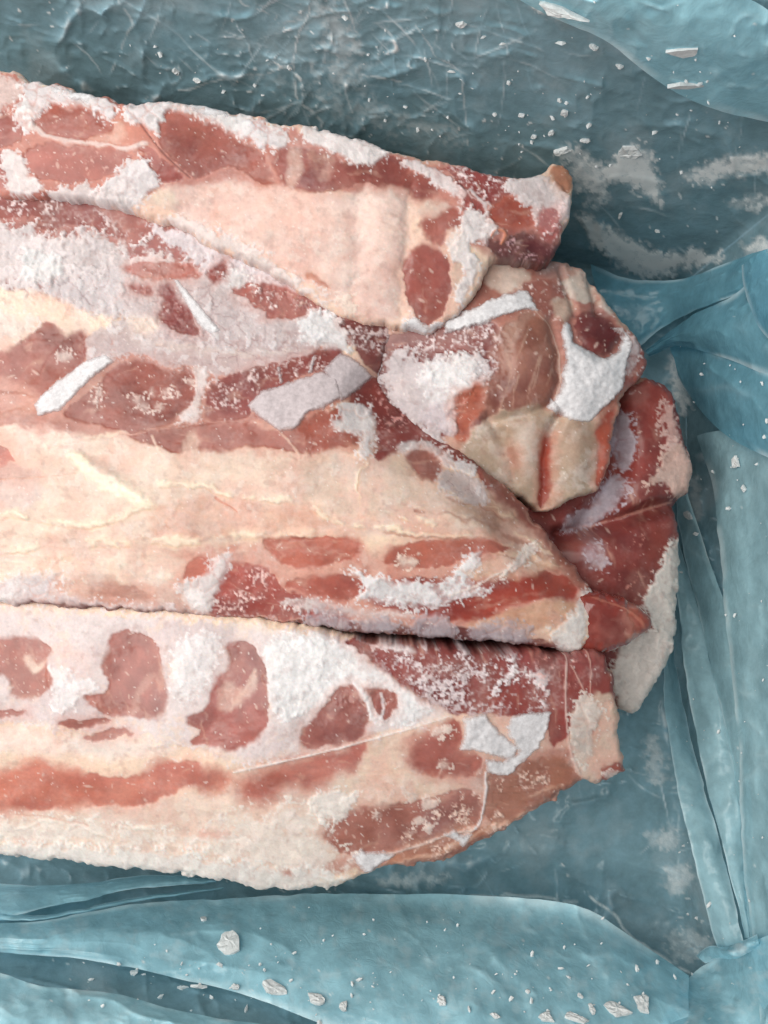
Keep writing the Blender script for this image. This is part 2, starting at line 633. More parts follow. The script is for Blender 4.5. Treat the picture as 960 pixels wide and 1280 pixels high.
G = 9.0
LEFT = (np.array([-1.0, 0.0]), 262.0, 0.0)
ZT = 150.0
tw, rw, bw = WALLS
cs = {}
for z in (ZF - G, ZT):
    cs[z] = [meet(LEFT, tw, z, G), meet(tw, rw, z, G), meet(rw, bw, z, G), meet(bw, LEFT, z, G)]
lo = [np.append(p, ZF - G) for p in cs[ZF - G]]
ZTB = 40.0
hi = [np.append(p, ZT) for p in cs[ZT]]
hb = [np.append(meet(rw, bw, ZTB, G), ZTB), np.append(meet(bw, LEFT, ZTB, G), ZTB)]
hr = np.append(meet(tw, rw, ZTB, G), ZTB)
box_panel("box_floor", [lo[0], lo[1], lo[2], lo[3]], (0, 0, -5))
box_panel("box_wall", [lo[0], hi[0], hi[1], lo[1]], tuple(np.append(tw[0], 0) * 5))
box_panel("box_wall", [lo[1] + [0.5, -1, 0], hr + [0.5, -1, 0], hb[0] + [0.5, 1, 0], lo[2] + [0.5, 1, 0]], tuple(np.append(rw[0], 0) * 5))
box_panel("box_wall", [lo[2], hb[0], hb[1], lo[3]], tuple(np.append(bw[0], 0) * 5))

liner = empty("plastic_liner", (0, 0, ZF / 1000), "crumpled translucent blue plastic bag lining the box around the meat", "plastic liner")
LS = 2.15
gx = np.arange(-110, 1010, LS)
gy = np.arange(-40, 1330, LS)
X, Y = np.meshgrid(gx, gy)
T, R1, R2 = liner_t(X, Y)
ZL = H - T
FR = paint_frost_and_glints(X, Y, np.zeros_like(X))
CZ = np.clip(1.5 * sstep(0.25, 0.95, R1), 0, 1)
ZC = 0.45 + 0.55 * np.exp(-((X - 430) / 170) ** 2 - ((Y - 70) / 130) ** 2)
FR = np.maximum(FR, 0.9 * ZC * sstep(0.34, 0.8, R1) * sstep(0.35, 0.6, fbm(X, Y, 12, 49, 3)))  # ridge highlights painted white through the frost mask
FR = np.maximum(FR, 0.10 * sstep(0.48, 0.75, fbm(X, Y, 60, 48, 5, 0.65)))
# sharp random creases of crumpled film: raised lines, stress whitening and highlights painted white
RC = random.Random(31)
CL = np.zeros_like(X)
for i in range(150):
    k = RC.random()
    if k < 0.55:
        cx, cy, ln = RC.gauss(430, 115), RC.gauss(70, 70), RC.uniform(25, 110)
    elif k < 0.75:
        cx, cy, ln = RC.uniform(560, 960), RC.uniform(60, 330), RC.uniform(25, 90)
    elif k < 0.85:
        cx, cy, ln = RC.uniform(0, 330), RC.uniform(0, 110), RC.uniform(25, 90)
    else:
        cx, cy, ln = RC.uniform(640, 880), RC.uniform(960, 1230), RC.uniform(25, 100)
    a = RC.uniform(0, 6.28)
    pts = [(cx, cy)]
    for _ in range(4):
        a += RC.uniform(-0.22, 0.22)
        pts.append((pts[-1][0] + math.cos(a) * ln / 4, pts[-1][1] + math.sin(a) * ln / 4))
    q = np.array(pts)
    i0, i1 = np.searchsorted(gx, [q[:, 0].min() - 8, q[:, 0].max() + 8])
    j0, j1 = np.searchsorted(gy, [q[:, 1].min() - 8, q[:, 1].max() + 8])
    if i1 - i0 < 2 or j1 - j0 < 2:
        continue
    sl = (slice(j0, j1), slice(i0, i1))
    d = ldist(pts, X[sl], Y[sl])
    CL[sl] = np.maximum(CL[sl], RC.uniform(0.2, 0.8) * sstep(RC.uniform(1.5, 2.6), 0.2, d) * np.clip(1.15 - np.hypot(X[sl] - q[2, 0], Y[sl] - q[2, 1]) / (0.55 * ln), 0, 1))
FR = np.maximum(FR, 0.5 * CL * sstep(0.3, 0.65, fbm(X, Y, 15, 58, 2)))
CZ = np.clip(CZ + 0.8 * CL, 0, 1)
ZL = ZL + 0.6 * CL
ok = np.ones(X.shape, bool)
used, f = grid_faces(ok)
V = P(X, Y, ZL + 0.8 * FR)
new_mesh("liner_sheet", V[used], f, M_FILM, liner, {"frost": FR[used], "crease": CZ[used]})


def samp(A, px, py):
    """bilinear look-up in a liner-grid array"""
    fx = np.clip((px - gx[0]) / LS, 0, len(gx) - 1.001)
    fy = np.clip((py - gy[0]) / LS, 0, len(gy) - 1.001)
    i, j = fx.astype(int), fy.astype(int)
    u, v = fx - i, fy - j
    return (A[j, i] * (1 - u) + A[j, i + 1] * u) * (1 - v) + (A[j + 1, i] * (1 - u) + A[j + 1, i + 1] * u) * v


# smooth base of the tray for the folds to stand off from
ZS = H - tray_t(X, Y, -4.0, 30.0)


def resample(e, n):
    e = chaikin(np.asarray(e, float), 2, closed=False)
    s = np.concatenate([[0], np.cumsum(np.hypot(np.diff(e[:, 0]), np.diff(e[:, 1])))])
    t = np.linspace(0, s[-1], n)
    return np.stack([np.interp(t, s, e[:, k]) for k in range(3)], 1)


def fold(e1, e2, bulge=4, wr=1.5, seed=1, mat=None, pleat=0, frost=0.0, name="liner_fold", lift=1.35):
    """a sheet of film between two edges; edges are (px, py, mm off the tray)"""
    L = max(np.hypot(*np.diff(np.asarray(e, float)[:, :2], axis=0).T).sum() for e in (e1, e2))
    nu = int(L / 3) + 2
    a, b = resample(e1, nu), resample(e2, nu)
    wd = np.hypot(*(a - b)[:, :2].T).max()
    nv = int(wd / 3) + 4
    v = np.linspace(0, 1, nv)[None, :, None]
    g = a[:, None] * (1 - v) + b[:, None] * v
    px, py, off = g[..., 0], g[..., 1], g[..., 2] * lift
    vv = v[..., 0]
    wv = 7 * (fbm(px, py, 55, seed + 9, 3) - 0.5) + 3 * (fbm(px, py, 18, seed + 10, 3) - 0.5)
    px, py = px + wv, py + wv * 0.7
    u = np.linspace(0, 1, nu)[:, None] + 0 * vv
    n = ridged(u * 160 + 12 * fbm(px, py, 50, seed + 4, 2), vv * 60, 34, seed, 3)
    n2 = fbm(px, py, 60, seed + 3, 3) - 0.5
    z = samp(ZS, px, py) + off + bulge * np.sin(math.pi * vv) + wr * 2.6 * n ** 4 + wr * 4 * n2
    n3 = ridged(px + 26 * fbm(px, py, 45, seed + 15, 2), py - 26 * fbm(px, py, 45, seed + 16, 2), 38, seed + 14, 2) ** 9 * sstep(0.4, 0.6, fbm(px, py, 80, seed + 17, 2))
    z = z + 1.5 * n3
    if pleat:
        z = z + pleat * np.sin(vv * 9 + 3 * n2 + 2 * u)
    vt = P(px, py, z).reshape(-1, 3)
    i = np.arange(nu * nv).reshape(nu, nv)
    f = np.stack([i[:-1, :-1], i[1:, :-1], i[1:, 1:], i[:-1, 1:]], -1).reshape(-1, 4)
    fr = frost * sstep(0.5, 0.75, fbm(px, py, 14, seed + 6, 4, 0.65)) + 0.5 * flecks(px, py, 19, 0.08, 0.6, 1.6, seed + 40, 2.4)
    rim = sstep(0.09, 0.0, np.minimum(vv, 1 - vv)) * sstep(0.35, 0.6, fbm(px, py, 40, seed + 8, 2))
    fr = np.maximum(fr, 0.28 * rim)  # bright fold edge painted in through the frost mask
    fr = np.maximum(fr, 0.08 * n3)
    cz = sstep(0.85, 1, n) * 0.6 + rim + 0.3 * n3
    return new_mesh(name, vt, f, mat or M_FOLD, liner, {"frost": np.clip(fr, 0, 1).ravel(), "crease": np.clip(cz, 0, 1).ravel()})


# flap across the far right corner
fold([(610, -30, 4), (650, 2, 8), (700, 26, 12), (760, 50, 14), (800, 86, 14), (850, 120, 13), (905, 142, 10), (1000, 160, 6)],
     [(640, -39, 3), (720, -39, 5), (800, -36, 6), (870, -30, 6), (920, -10, 6), (960, 10, 6), (985, 40, 5), (1005, 70, 4)], 8, 1.6, 21)
# gathered fold on the right, behind the back piece
fold([(738, 330, 4), (790, 352, 8), (850, 350, 10), (905, 330, 10), (990, 300, 8)],
     [(760, 440, 3), (800, 436, 10), (850, 395, 16), (905, 372, 16), (990, 345, 10)], 6, 1.0, 31, M_FOLDB)
fold([(806, 438, 10), (845, 408, 20), (880, 385, 22), (908, 376, 20), (940, 350, 16), (990, 300, 14)],
     [(812, 446, 10), (850, 430, 18), (885, 440, 22), (920, 452, 22), (950, 466, 20), (1000, 480, 16)], 12, 2.2, 41, M_FOLDB)
fold([(838, 434, 6), (870, 432, 14), (905, 446, 20), (950, 462, 20), (1000, 478, 18)],
     [(848, 470, 6), (868, 505, 10), (895, 535, 14), (925, 556, 16), (1000, 590, 12)], 8, 1.2, 47, M_FOLDB)
fold([(925, 330, 24), (930, 362, 28), (942, 400, 30), (965, 430, 28), (1000, 450, 24)],
     [(960, 310, 24), (975, 330, 28), (985, 360, 30), (995, 390, 28), (1005, 410, 24)], 8, 1.0, 53, M_FOLDB)
# long upright folds against the right-hand side
fold([(872, 545, 5), (888, 600, 8), (899, 674, 9), (908, 780, 10), (918, 862, 11), (926, 988, 12), (929, 1085, 12), (944, 1187, 12), (952, 1320, 12)],
     [(985, 520, 3), (992, 600, 4), (995, 674, 4), (995, 780, 4), (995, 862, 4), (995, 988, 4), (995, 1085, 4), (995, 1187, 4), (1000, 1320, 4)], 4, 1.4, 61, M_FOLDG, 2.0)
fold([(836, 560, 2), (852, 680, 5), (873, 770, 6), (892, 849, 7), (908, 910, 8), (922, 988, 9), (929, 1061, 9), (933, 1150, 9), (938, 1180, 8)],
     [(842, 558, 2), (880, 680, 4), (912, 770, 5), (924, 849, 5), (932, 910, 6), (938, 988, 6), (940, 1061, 6), (942, 1150, 6), (944, 1180, 6)], 2, 0.8, 67, M_FOLDG)
fold([(838, 660, 10), (852, 810, 20), (871, 923, 26), (888, 1004, 28), (908, 1080, 24), (922, 1130, 16), (930, 1172, 10)],
     [(844, 658, 2), (884, 810, 3), (915, 923, 4), (928, 1004, 5), (933, 1080, 5), (936, 1130, 5), (940, 1172, 5)], 3, 0.8, 71, M_FOLDG)
fold([(822, 740, 12), (834, 910, 26), (862, 1061, 34), (886, 1145, 26), (898, 1188, 14)],
     [(828, 738, 2), (858, 900, 4), (893, 1030, 5), (918, 1125, 6), (930, 1178, 7)], 4, 0.8, 73, M_FOLDG)  # this fold and the one above stand out to shade the hollow
# knot and flap in the near right corner
fold([(806, 1325, 12), (838, 1250, 14), (866, 1216, 14), (893, 1196, 14), (935, 1176, 16), (1000, 1160, 14)],
     [(960, 1328, 8), (972, 1310, 8), (980, 1290, 8), (986, 1270, 8), (994, 1250, 8), (1003, 1230, 8)], 8, 1.8, 79, None, 0, 0.15)
fold([(872, 1196, 12), (888, 1180, 18), (905, 1186, 20), (925, 1176, 20), (944, 1166, 16)],
     [(884, 1206, 12), (900, 1198, 18), (915, 1200, 20), (933, 1190, 20), (948, 1184, 16)], 6, 2.5, 83, None, 0, 0.3)
# near side: layered folds below the bottom slab
fold([(-100, 1096, 3), (0, 1106, 4), (60, 1108, 5), (120, 1104, 6), (190, 1092, 6), (270, 1100, 2)],
     [(-100, 1150, 8), (0, 1150, 10), (30, 1142, 10), (90, 1130, 9), (160, 1112, 7), (272, 1104, 2)], 4, 0.8, 91)
fold([(-100, 1164, 9), (0, 1156, 12), (60, 1150, 12), (130, 1137, 11), (200, 1127, 9), (300, 1121, 14), (420, 1116, 24), (560, 1118, 34), (640, 1121, 38), (730, 1130, 38), (790, 1172, 30), (862, 1220, 20)],
     [(-100, 1180, 8), (0, 1190, 7), (80, 1196, 6), (150, 1206, 5), (240, 1226, 4), (330, 1250, 3), (440, 1296, 2), (560, 1328, 2), (640, 1328, 2), (730, 1328, 2), (800, 1328, 2), (860, 1328, 2)], 7, 1.6, 97, None, 0, 0.12)  # edge lifted like a canopy to shade the hollow floor
fold([(-100, 1140, 8), (0, 1140, 9), (60, 1146, 9), (120, 1132, 8), (200, 1116, 6), (280, 1110, 3)],
     [(-100, 1150, 8), (0, 1150, 10), (60, 1150, 10), (120, 1138, 9), (200, 1121, 7), (282, 1112, 3)], 3, 1.0, 99)
fold([(-100, 1206, 8), (0, 1214, 13), (36, 1230, 15), (100, 1238, 15), (145, 1241, 14), (200, 1258, 13), (262, 1271, 12), (335, 1282, 10), (420, 1300, 8)],
     [(-100, 1328, 4), (0, 1328, 4), (60, 1328, 4), (120, 1328, 4), (180, 1328, 4), (240, 1328, 4), (300, 1328, 4), (360, 1328, 4), (420, 1328, 4)], 6, 1.8, 107, None, 0, 0.08)

# ------------------------------------------------------------------ meat
MUS, MUSD, MUSR, PINK = (176, 110, 99), (146, 82, 77), (192, 108, 94), (214, 142, 124)
FAT, CREAM, YEL, FROST = (232, 200, 180), (238, 218, 194), (246, 230, 196), (232, 229, 230)
LILAC, WINE, RED, BROWN = (198, 184, 186), (112, 54, 55), (160, 66, 58), (164, 112, 94)
TAN, ORANGE = (190, 164, 138), (214, 138, 104)
SP = 1.55


class Slab:
    def __init__(s, outline, zpts, seed, r=14, drop=8, base=-161, warp=4, step=SP, base_col=FAT, rim=5, grain_dir=0.06):
        s.seed, s.step = seed, step
        o = chaikin(outline, 2)
        x0, y0 = o.min(0) - 12
        x1, y1 = o.max(0) + 12
        s.gx, s.gy = np.arange(x0, x1, step), np.arange(y0, y1, step)
        s.X, s.Y = X, Y = np.meshgrid(s.gx, s.gy)
        X, Y = X.astype(np.float32), Y.astype(np.float32)
        s.wx, s.wy = fbm(X, Y, 17, seed + 1, 3, 0.6) - 0.5, fbm(X, Y, 17, seed + 2, 3, 0.6) - 0.5
        s.fx, s.fy = fbm(X, Y, 6, seed + 3, 2, 0.6) - 0.5, fbm(X, Y, 6, seed + 4, 2, 0.6) - 0.5
        s.low, s.mid = fbm(X, Y, 70, seed + 5, 3), fbm(X, Y, 20, seed + 6, 3)
        s.fine = fbm(X, Y, 6.5, seed + 7, 3, 0.6)
        s.grain = 0.6 * vn(X, Y, 2.6, seed + 8) + 0.4 * vn(X, Y, 5, seed + 9)
        s.d = sdf(o, X + 3.0 * warp * s.wx + 2.5 * s.fx, Y + 3.0 * warp * s.wy + 2.5 * s.fy)
        s.zs = tps(zpts, X, Y) + 3.0 * (s.low - 0.5)
        e = np.clip(s.d / r, 0, 1)
        s.z = s.zs - drop * (1 - np.sqrt(np.maximum(0, 1 - (1 - e) ** 2)))
        s.zo = np.where(s.d < 0, (s.d / rim) * (s.zs - drop - base), 0)
        s.rim = rim
        s.h = 1.1 * (s.mid - 0.5) + 0.25 * (s.fine - 0.5)
        wx, wy = X + 7 * s.wx, Y + 7 * s.wy
        s.c0, _ = cells(X, Y, 3.3, seed + 14)
        s.c1, s.e1 = cells(wx + 3 * s.fx, wy + 3 * s.fy, 8.5, seed + 15)
        s.c2, s.e2 = cells(wx + 4 * s.fx, wy + 4 * s.fy, 21, seed + 16)
        ca, sa = math.cos(grain_dir), math.sin(grain_dir)
        s.streak = fbm((X * ca + Y * sa) * 0.22, -X * sa + Y * ca, 10, seed + 17, 4, 0.6)
        s.veil = fbm(X, Y, 38, seed + 11, 4, 0.6)
        s.soft = 0.5 + 4.5 * sstep(0.42, 0.72, fbm(X, Y, 45, seed + 12, 2))   # where borders are lost or found
        s.hue = fbm(X, Y, 55, seed + 13, 3)
        c0, c1 = lin(base_col), lin(CREAM)
        k = sstep(0.35, 0.65, s.low)[..., None] * 0.5
        s.col = c0 * (1 - k) + c1 * k
        s.col = s.col * (0.90 + 0.2 * s.fine[..., None])
        s.frost = 0.3 + 0 * X
        s.glaze = 0.25 + 0 * X
        s.X, s.Y = X, Y
        fl = flecks(X, Y, 9, 0.35, 0.8, 2.4, seed + 60, 3) * 0.5 * sstep(0.45, 0.6, fbm(X, Y, 50, seed + 61, 2))
        s.blend(fl, FROST, 0.25, 0.5, 0)

    def blend(s, a, col, dh=0.0, frost=None, glaze=None):
        a3 = a[..., None]
        c = lin(col) if not isinstance(col, np.ndarray) else col
        s.col = s.col * (1 - a3) + c * a3
        s.h = s.h + a * dh
        if frost is not None:
            s.frost = s.frost * (1 - a) + frost * a
        if glaze is not None:
            s.glaze = s.glaze * (1 - a) + glaze * a

    def box(s, pts, m):
        p = np.asarray(pts, float)
        i0, i1 = np.searchsorted(s.gx, [p[:, 0].min() - m, p[:, 0].max() + m])
        j0, j1 = np.searchsorted(s.gy, [p[:, 1].min() - m, p[:, 1].max() + m])
        return slice(max(j0 - 1, 0), j1 + 1), slice(max(i0 - 1, 0), i1 + 1)

    def dist(s, pts, warp, fwarp, smooth=2):
        sl = s.box(pts, 30)
        full = np.full(s.X.shape, -99.0, np.float32)
        if s.X[sl].size:
            full[sl] = sdf(chaikin(pts, smooth) if smooth else np.asarray(pts, float),
                           s.X[sl] + warp * 2 * s.wx[sl] + fwarp * 2 * s.fx[sl], s.Y[sl] + warp * 2 * s.wy[sl] + fwarp * 2 * s.fy[sl])
        return full

    # -- kinds of patch -----------------------------------------------------
    def mus(s, pts, c1=MUS, c2=MUSD, edge=2.2, warp=3, ang=0.0, relief=-0.45, op=0.97, flk=0.5, glaze=0.9, halo=0.42):
        d = s.dist(pts, warp * 1.5 + 1, 2.2, 1)
        e = edge * 0.35 * s.soft + 0.7
        a = sstep(-e, e, d) * op
        if halo:
            hn = 0.45 * (s.mid - 0.5) + 0.35 * (s.fine - 0.5) + 0.3 * (s.veil - 0.5)
            ha = sstep(-15, 2, d + 26 * hn) * halo
            s.blend(ha, tuple(0.5 * np.array(c1) + 0.5 * np.array((226, 186, 172))), 0, None, None)
        u = s.X * math.cos(ang) + s.Y * math.sin(ang)
        v = -s.X * math.sin(ang) + s.Y * math.cos(ang)
        fib = fbm(u * 0.22, v, 7, s.seed + 20, 3, 0.6)
        k = np.clip(0.55 * sstep(0.3, 0.7, s.low) + 0.55 * sstep(0.3, 0.75, s.mid) - 0.1 + 0.5 * (fib - 0.5), 0, 1)[..., None]
        c = lin(c1) * (1.04 - 1.04 * k) + lin(c2) * 0.88 * k
        c = c * (0.80 + 0.40 * fib[..., None]) * (0.94 + 0.12 * s.fine[..., None])
        hq = (s.hue[..., None] - 0.5) * 2.4
        c = c * (1 + hq * np.array([0.05, -0.03, -0.14], np.float32))
        lum = c @ np.array([0.3, 0.6, 0.1], np.float32)
        c = c * 0.84 * np.array([1.03, 0.97, 0.98], np.float32)
        c = c * 0.98 + 0.02 * 0.9 * lum[..., None] * np.array([1.06, 0.99, 0.95], np.float32)
        # threads of fat between the fibres
        mb = ridged(u * 0.3 + 10 * s.wx, v + 10 * s.wy, 15, s.seed + 21, 2)
        mb = (sstep(0.80, 0.97, mb) * 0.30 * sstep(0.4, 0.6, s.veil))[..., None]
        c = c * (1 - mb) + lin((220, 180, 160)) * mb
        # cloudy ice over parts of the muscle
        mk = (0.13 * sstep(0.50, 0.74, s.veil))[..., None]
        c = c * (1 - mk) + lin((206, 164, 152)) * mk
        # pale fat haze towards the border of each muscle
        b = (sstep(9, 0, d) * 0.12 * sstep(0.3, 0.7, s.mid))[..., None]
        c = c * (1 - b) + lin((222, 170, 150)) * b
        s.blend(a, c.astype(np.float32), relief, 0.02, glaze)
        s.h = s.h - a * (0.9 * (s.mid - 0.5) + 0.4 * (s.fine - 0.5)) * 0.7
        if flk:
            m = a * (flecks(s.X, s.Y, 15, 0.34 * flk * 1.6, 0.9, 3.0, s.seed + 30, 2.6) * 0.5 + flecks(s.X, s.Y, 8, 0.22 * flk, 0.6, 1.3, s.seed + 37, 1.5) * 0.5)
            s.blend(m * sstep(0, 5, d), (226, 200, 188), 0.18, 0.4, 0.3)

    def fat(s, pts, c1=FAT, c2=CREAM, edge=6, warp=6, op=0.95, relief=0.0, glaze=0.35, frost=0.15, blotch=0.6):
        a = sstep(-edge, edge, s.dist(pts, warp * 1.4, 2)) * op
        k = np.clip(0.6 * sstep(0.3, 0.7, s.mid) + 0.6 * sstep(0.35, 0.65, s.veil) - 0.1, 0, 1)[..., None]
        c = (lin(c1) * (1 - k) + lin(c2) * k) * (0.90 + 0.20 * s.fine[..., None]) * (0.91 + 0.18 * s.streak[..., None]) * np.array([1.0, 0.975, 1.02], np.float32)
        pk = (blotch * sstep(0.46, 0.72, fbm(s.X, s.Y, 34, s.seed + 22, 4, 0.62)))[..., None]
        c = c * (1 - pk) + lin((226, 176, 158)) * pk
        gy_ = (0.30 * sstep(0.52, 0.72, fbm(s.X, s.Y, 33, s.seed + 23, 4, 0.62)))[..., None]
        c = c * (1 - gy_) + lin((214, 198, 190)) * gy_
        hq = (s.hue[..., None] - 0.5) * 2.0
        c = c * (1 + hq * np.array([0.03, -0.05, -0.08], np.float32))
        lum = c @ np.array([0.3, 0.6, 0.1], np.float32)
        c = c * 0.80 + 0.20 * lum[..., None] * np.array([1.06, 0.98, 0.97], np.float32)
        s.blend(a, c.astype(np.float32), relief, frost, glaze)
        s.h = s.h + a * (0.45 * (s.streak - 0.5) - 0.25 * (s.fine - 0.5) - 0.5 * (s.mid - 0.5))
        ic = a * sstep(0.62, 0.80, 0.6 * fbm(s.X, s.Y, 30, s.seed + 24, 3) + 0.4 * s.c1) * 0.3
        s.blend(ic, (236, 226, 218), 0.3, 0.6, 0.1)

    def white(s, pts, c=FROST, edge=1.6, warp=4, rag=4.5, op=0.97, relief=0.65, holes=0.0, smooth=1, grit=1.0):
        d = s.dist(pts, warp, rag, smooth)
        e = edge * (0.5 + 0.55 * s.soft)
        a = sstep(-e, e, d) * op
        thin = 0.45 * sstep(0.50, 0.66, s.veil) * sstep(0.40, 0.62, s.fine)
        a = a * (1 - thin)
        if holes:
            a = a * (1 - holes * sstep(0.52, 0.72, s.fine) * sstep(14, 2, d))
        k = (0.84 + 0.12 * s.grain + 0.12 * (s.mid - 0.5) + grit * (0.16 * (s.c1 - 0.5) + 0.14 * (s.c2 - 0.5)) + 0.06 * s.c0)[..., None]
        a = a * (1 - 0.35 * grit * sstep(0.16, 0.02, s.e2) * sstep(0.45, 0.6, s.hue))
        g = (0.5 * sstep(0.45, 0.7, s.hue))[..., None]
        cc = lin(c) * (1 - g) + lin(c) * np.array([0.80, 0.74, 0.76], np.float32) * g
        s.blend(a, (cc * k).astype(np.float32), relief, 0.8, 0.0)
        s.powder(d, c)
        s.h = s.h + a * grit * (0.2 * (s.grain - 0.5) + 0.35 * (s.fine - 0.5) + 0.35 * (s.c1 - 0.5) + 0.4 * (s.c2 - 0.5))

    def powder(s, d, c, reach=15, op=0.75):
        """loose crystals dusted around a patch of frost"""
        n = 0.45 * s.c0 + 0.35 * s.grain + 0.2 * s.c1
        k = sstep(-reach, 0, d + 10 * (s.mid - 0.5))
        a = sstep(0.86 - 0.36 * k, 0.98 - 0.36 * k, n) * sstep(0.02, 0.2, k) * sstep(3, -2, d) * op
        s.blend(a, c, 0.25, 0.8, 0.0)

    def film(s, pts, c=LILAC, edge=1.4, warp=2.5, rag=2.0, op=0.93, relief=0.5, smooth=1):
        d = s.dist(pts, warp, rag, smooth)
        a = sstep(-edge, edge, d) * op * (0.9 + 0.2 * (s.mid - 0.5))
        k = (0.84 + 0.14 * s.grain + 0.16 * (s.mid - 0.5) + 0.12 * (s.c0 - 0.5) + 0.14 * (s.veil - 0.5) + 0.06 * s.c2)[..., None]
        a = a * (1 - 0.5 * sstep(0.66, 0.82, 0.5 * s.c0 + 0.5 * s.mid))
        s.blend(np.clip(a, 0, 1), (lin(c) * k).astype(np.float32), relief, 0.7, 0.0)
        s.h = s.h - a * 0.7 * 0.9 * (s.mid - 0.5)
        ck = a * sstep(0.10, 0.0, s.e2) * 0.5 * sstep(0.42, 0.6, s.hue)
        s.blend(ck, (140, 104, 106), -0.3)
        cl = a * sstep(0.62, 0.78, 0.55 * s.c1 + 0.45 * s.veil) * 0.55
        s.blend(cl, (228, 224, 226), 0.35, 0.9, 0.0)
        s.powder(d, c)

    def speck(s, pts, dens=0.5, c=(214, 200, 200), edge=5, warp=5, relief=0.35, clump=0.35, op=0.92):
        """granular hoar frost: crystals scattered with the given density"""
        d = s.dist(pts, warp, 2)
        m = sstep(-edge, edge, d)
        n = s.grain * 0.36 + s.c0 * 0.28 + s.fine * 0.20 + s.c1 * 0.16 + clump * (s.mid - 0.5)
        th = 0.80 - 0.62 * dens
        a = m * sstep(th, th + 0.26, n) * op
        s.blend(a, (lin(c) * (0.75 + 0.5 * s.c0[..., None])).astype(np.float32), relief, 0.9, 0.0)

    def fuzz(s, pts, c=FROST, width=14, amp=1.0, op=0.95, relief=0.6, seed=0, bias=0.3, grit=1.0):
        """frost whose edge breaks up"""
        d = s.dist(pts, 4, 2)
        n = 0.4 * (s.mid - 0.5) + 0.4 * (s.fine - 0.5) + 0.3 * (s.grain - 0.5) + 0.3 * (s.c1 - 0.5) + 0.16 * (s.c0 - 0.5)
        if seed:
            n = 0.7 * n + 0.5 * (fbm(s.X, s.Y, 13, s.seed + seed, 3, 0.6) - 0.5)
        s.powder(d, c)
        a = sstep(0, 0.7, d / width + bias + amp * 2.6 * n) * sstep(-width, 0, d) * op
        k = (0.84 + 0.12 * s.grain + 0.18 * (s.c1 - 0.5) + 0.16 * (s.c2 - 0.5) + 0.06 * s.c0)[..., None]
        s.blend(a, (lin(c) * k).astype(np.float32), relief, 0.9, 0.0)
        s.h = s.h + a * grit * (0.2 * (s.grain - 0.5) + 0.4 * (s.fine - 0.5) + 0.45 * (s.c1 - 0.5) + 0.5 * (s.c2 - 0.5))

    def line(s, pts, w=1.5, c=FROST, op=0.85, relief=0.5, warp=2, brk=0.0, frost=0.6):
        pts = chaikin(pts, 2, closed=False)
        sl = s.box(pts, 20)
        d = np.full(s.X.shape, 99.0, np.float32)
        d[sl] = ldist(pts, s.X[sl] + warp * 2 * s.wx[sl], s.Y[sl] + warp * 2 * s.wy[sl])
        w = w * (0.35 + 1.5 * s.mid * sstep(0.2, 0.7, s.fine + 0.15))
        a = sstep(1, 0, np.clip((d - w * 0.3) / (w + 0.01), 0, 1)) * op * (0.45 + 0.75 * s.veil)
        if brk:
            a = a * sstep(brk - 0.1, brk + 0.1, s.mid)
        s.blend(a, c, relief, frost, 0.1)

    def groove(s, pts, w, depth, warp=2):
        pts = chaikin(pts, 2, closed=False)
        sl = s.box(pts, 60)
        d = np.full(s.X.shape, 999.0, np.float32)
        d[sl] = ldist(pts, s.X[sl] + warp * 2 * s.wx[sl], s.Y[sl] + warp * 2 * s.wy[sl])
        s.z = s.z - depth * np.exp(-(d / w) ** 2)

    def bump(s, x, y, rx, ry, hgt, ang=0):
        dx, dy = s.X - x, s.Y - y
        u = dx * math.cos(ang) + dy * math.sin(ang)
        v = -dx * math.sin(ang) + dy * math.cos(ang)
        s.z = s.z + hgt * np.exp(-(u / rx) ** 2 - (v / ry) ** 2)

    # -- finish ---------------------------------------------------------------
    def build(s, name, parent, rime=1.0):
        # thin rime and stray crystals over everything
        v2 = fbm(s.X, s.Y, 30, s.seed + 70, 4, 0.65)
        a = sstep(0.50, 0.70, v2) * (0.25 + 0.75 * sstep(0.4, 0.7, s.grain)) * 0.30 * rime * (1 - 0.7 * np.clip(s.glaze, 0, 1))
        s.blend(a, (222, 206, 202), 0.15, 0.6, 0.1)
        a = flecks(s.X, s.Y, 7, 0.14, 0.5, 1.3, s.seed + 80, 2.0) * 0.6 * rime
        s.blend(a, (236, 226, 222), 0.2, 0.6, 0.1)
        a = sstep(0.60, 0.8, fbm(s.X, s.Y, 9, s.seed + 90, 3, 0.6)) * 0.22
        s.blend(a, (150, 104, 96), -0.1)
        fade = sstep(-2, 6, s.d)
        s.zt = s.z + s.h * fade
        z = s.zt + s.zo
        used, f = grid_faces(s.d > -s.rim)
        xy = P(s.X, s.Y, s.zs)
        V = np.stack([xy[..., 0], xy[..., 1], np.maximum(z, -164) / 1000], -1)
        return new_mesh(name, V[used], f, M_MEAT, parent,
                        {"Col": np.clip(s.col, 0, 0.9)[used], "frost": s.frost[used], "glaze": s.glaze[used]})

    def at(s, A, px, py):
        fx = np.clip((px - s.gx[0]) / s.step, 0, len(s.gx) - 1.001)
        fy = np.clip((py - s.gy[0]) / s.step, 0, len(s.gy) - 1.001)
        i, j = fx.astype(int), fy.astype(int)
        u, v = fx - i, fy - j
        return (A[j, i] * (1 - u) + A[j, i + 1] * u) * (1 - v) + (A[j + 1, i] * (1 - u) + A[j + 1, i + 1] * u) * v

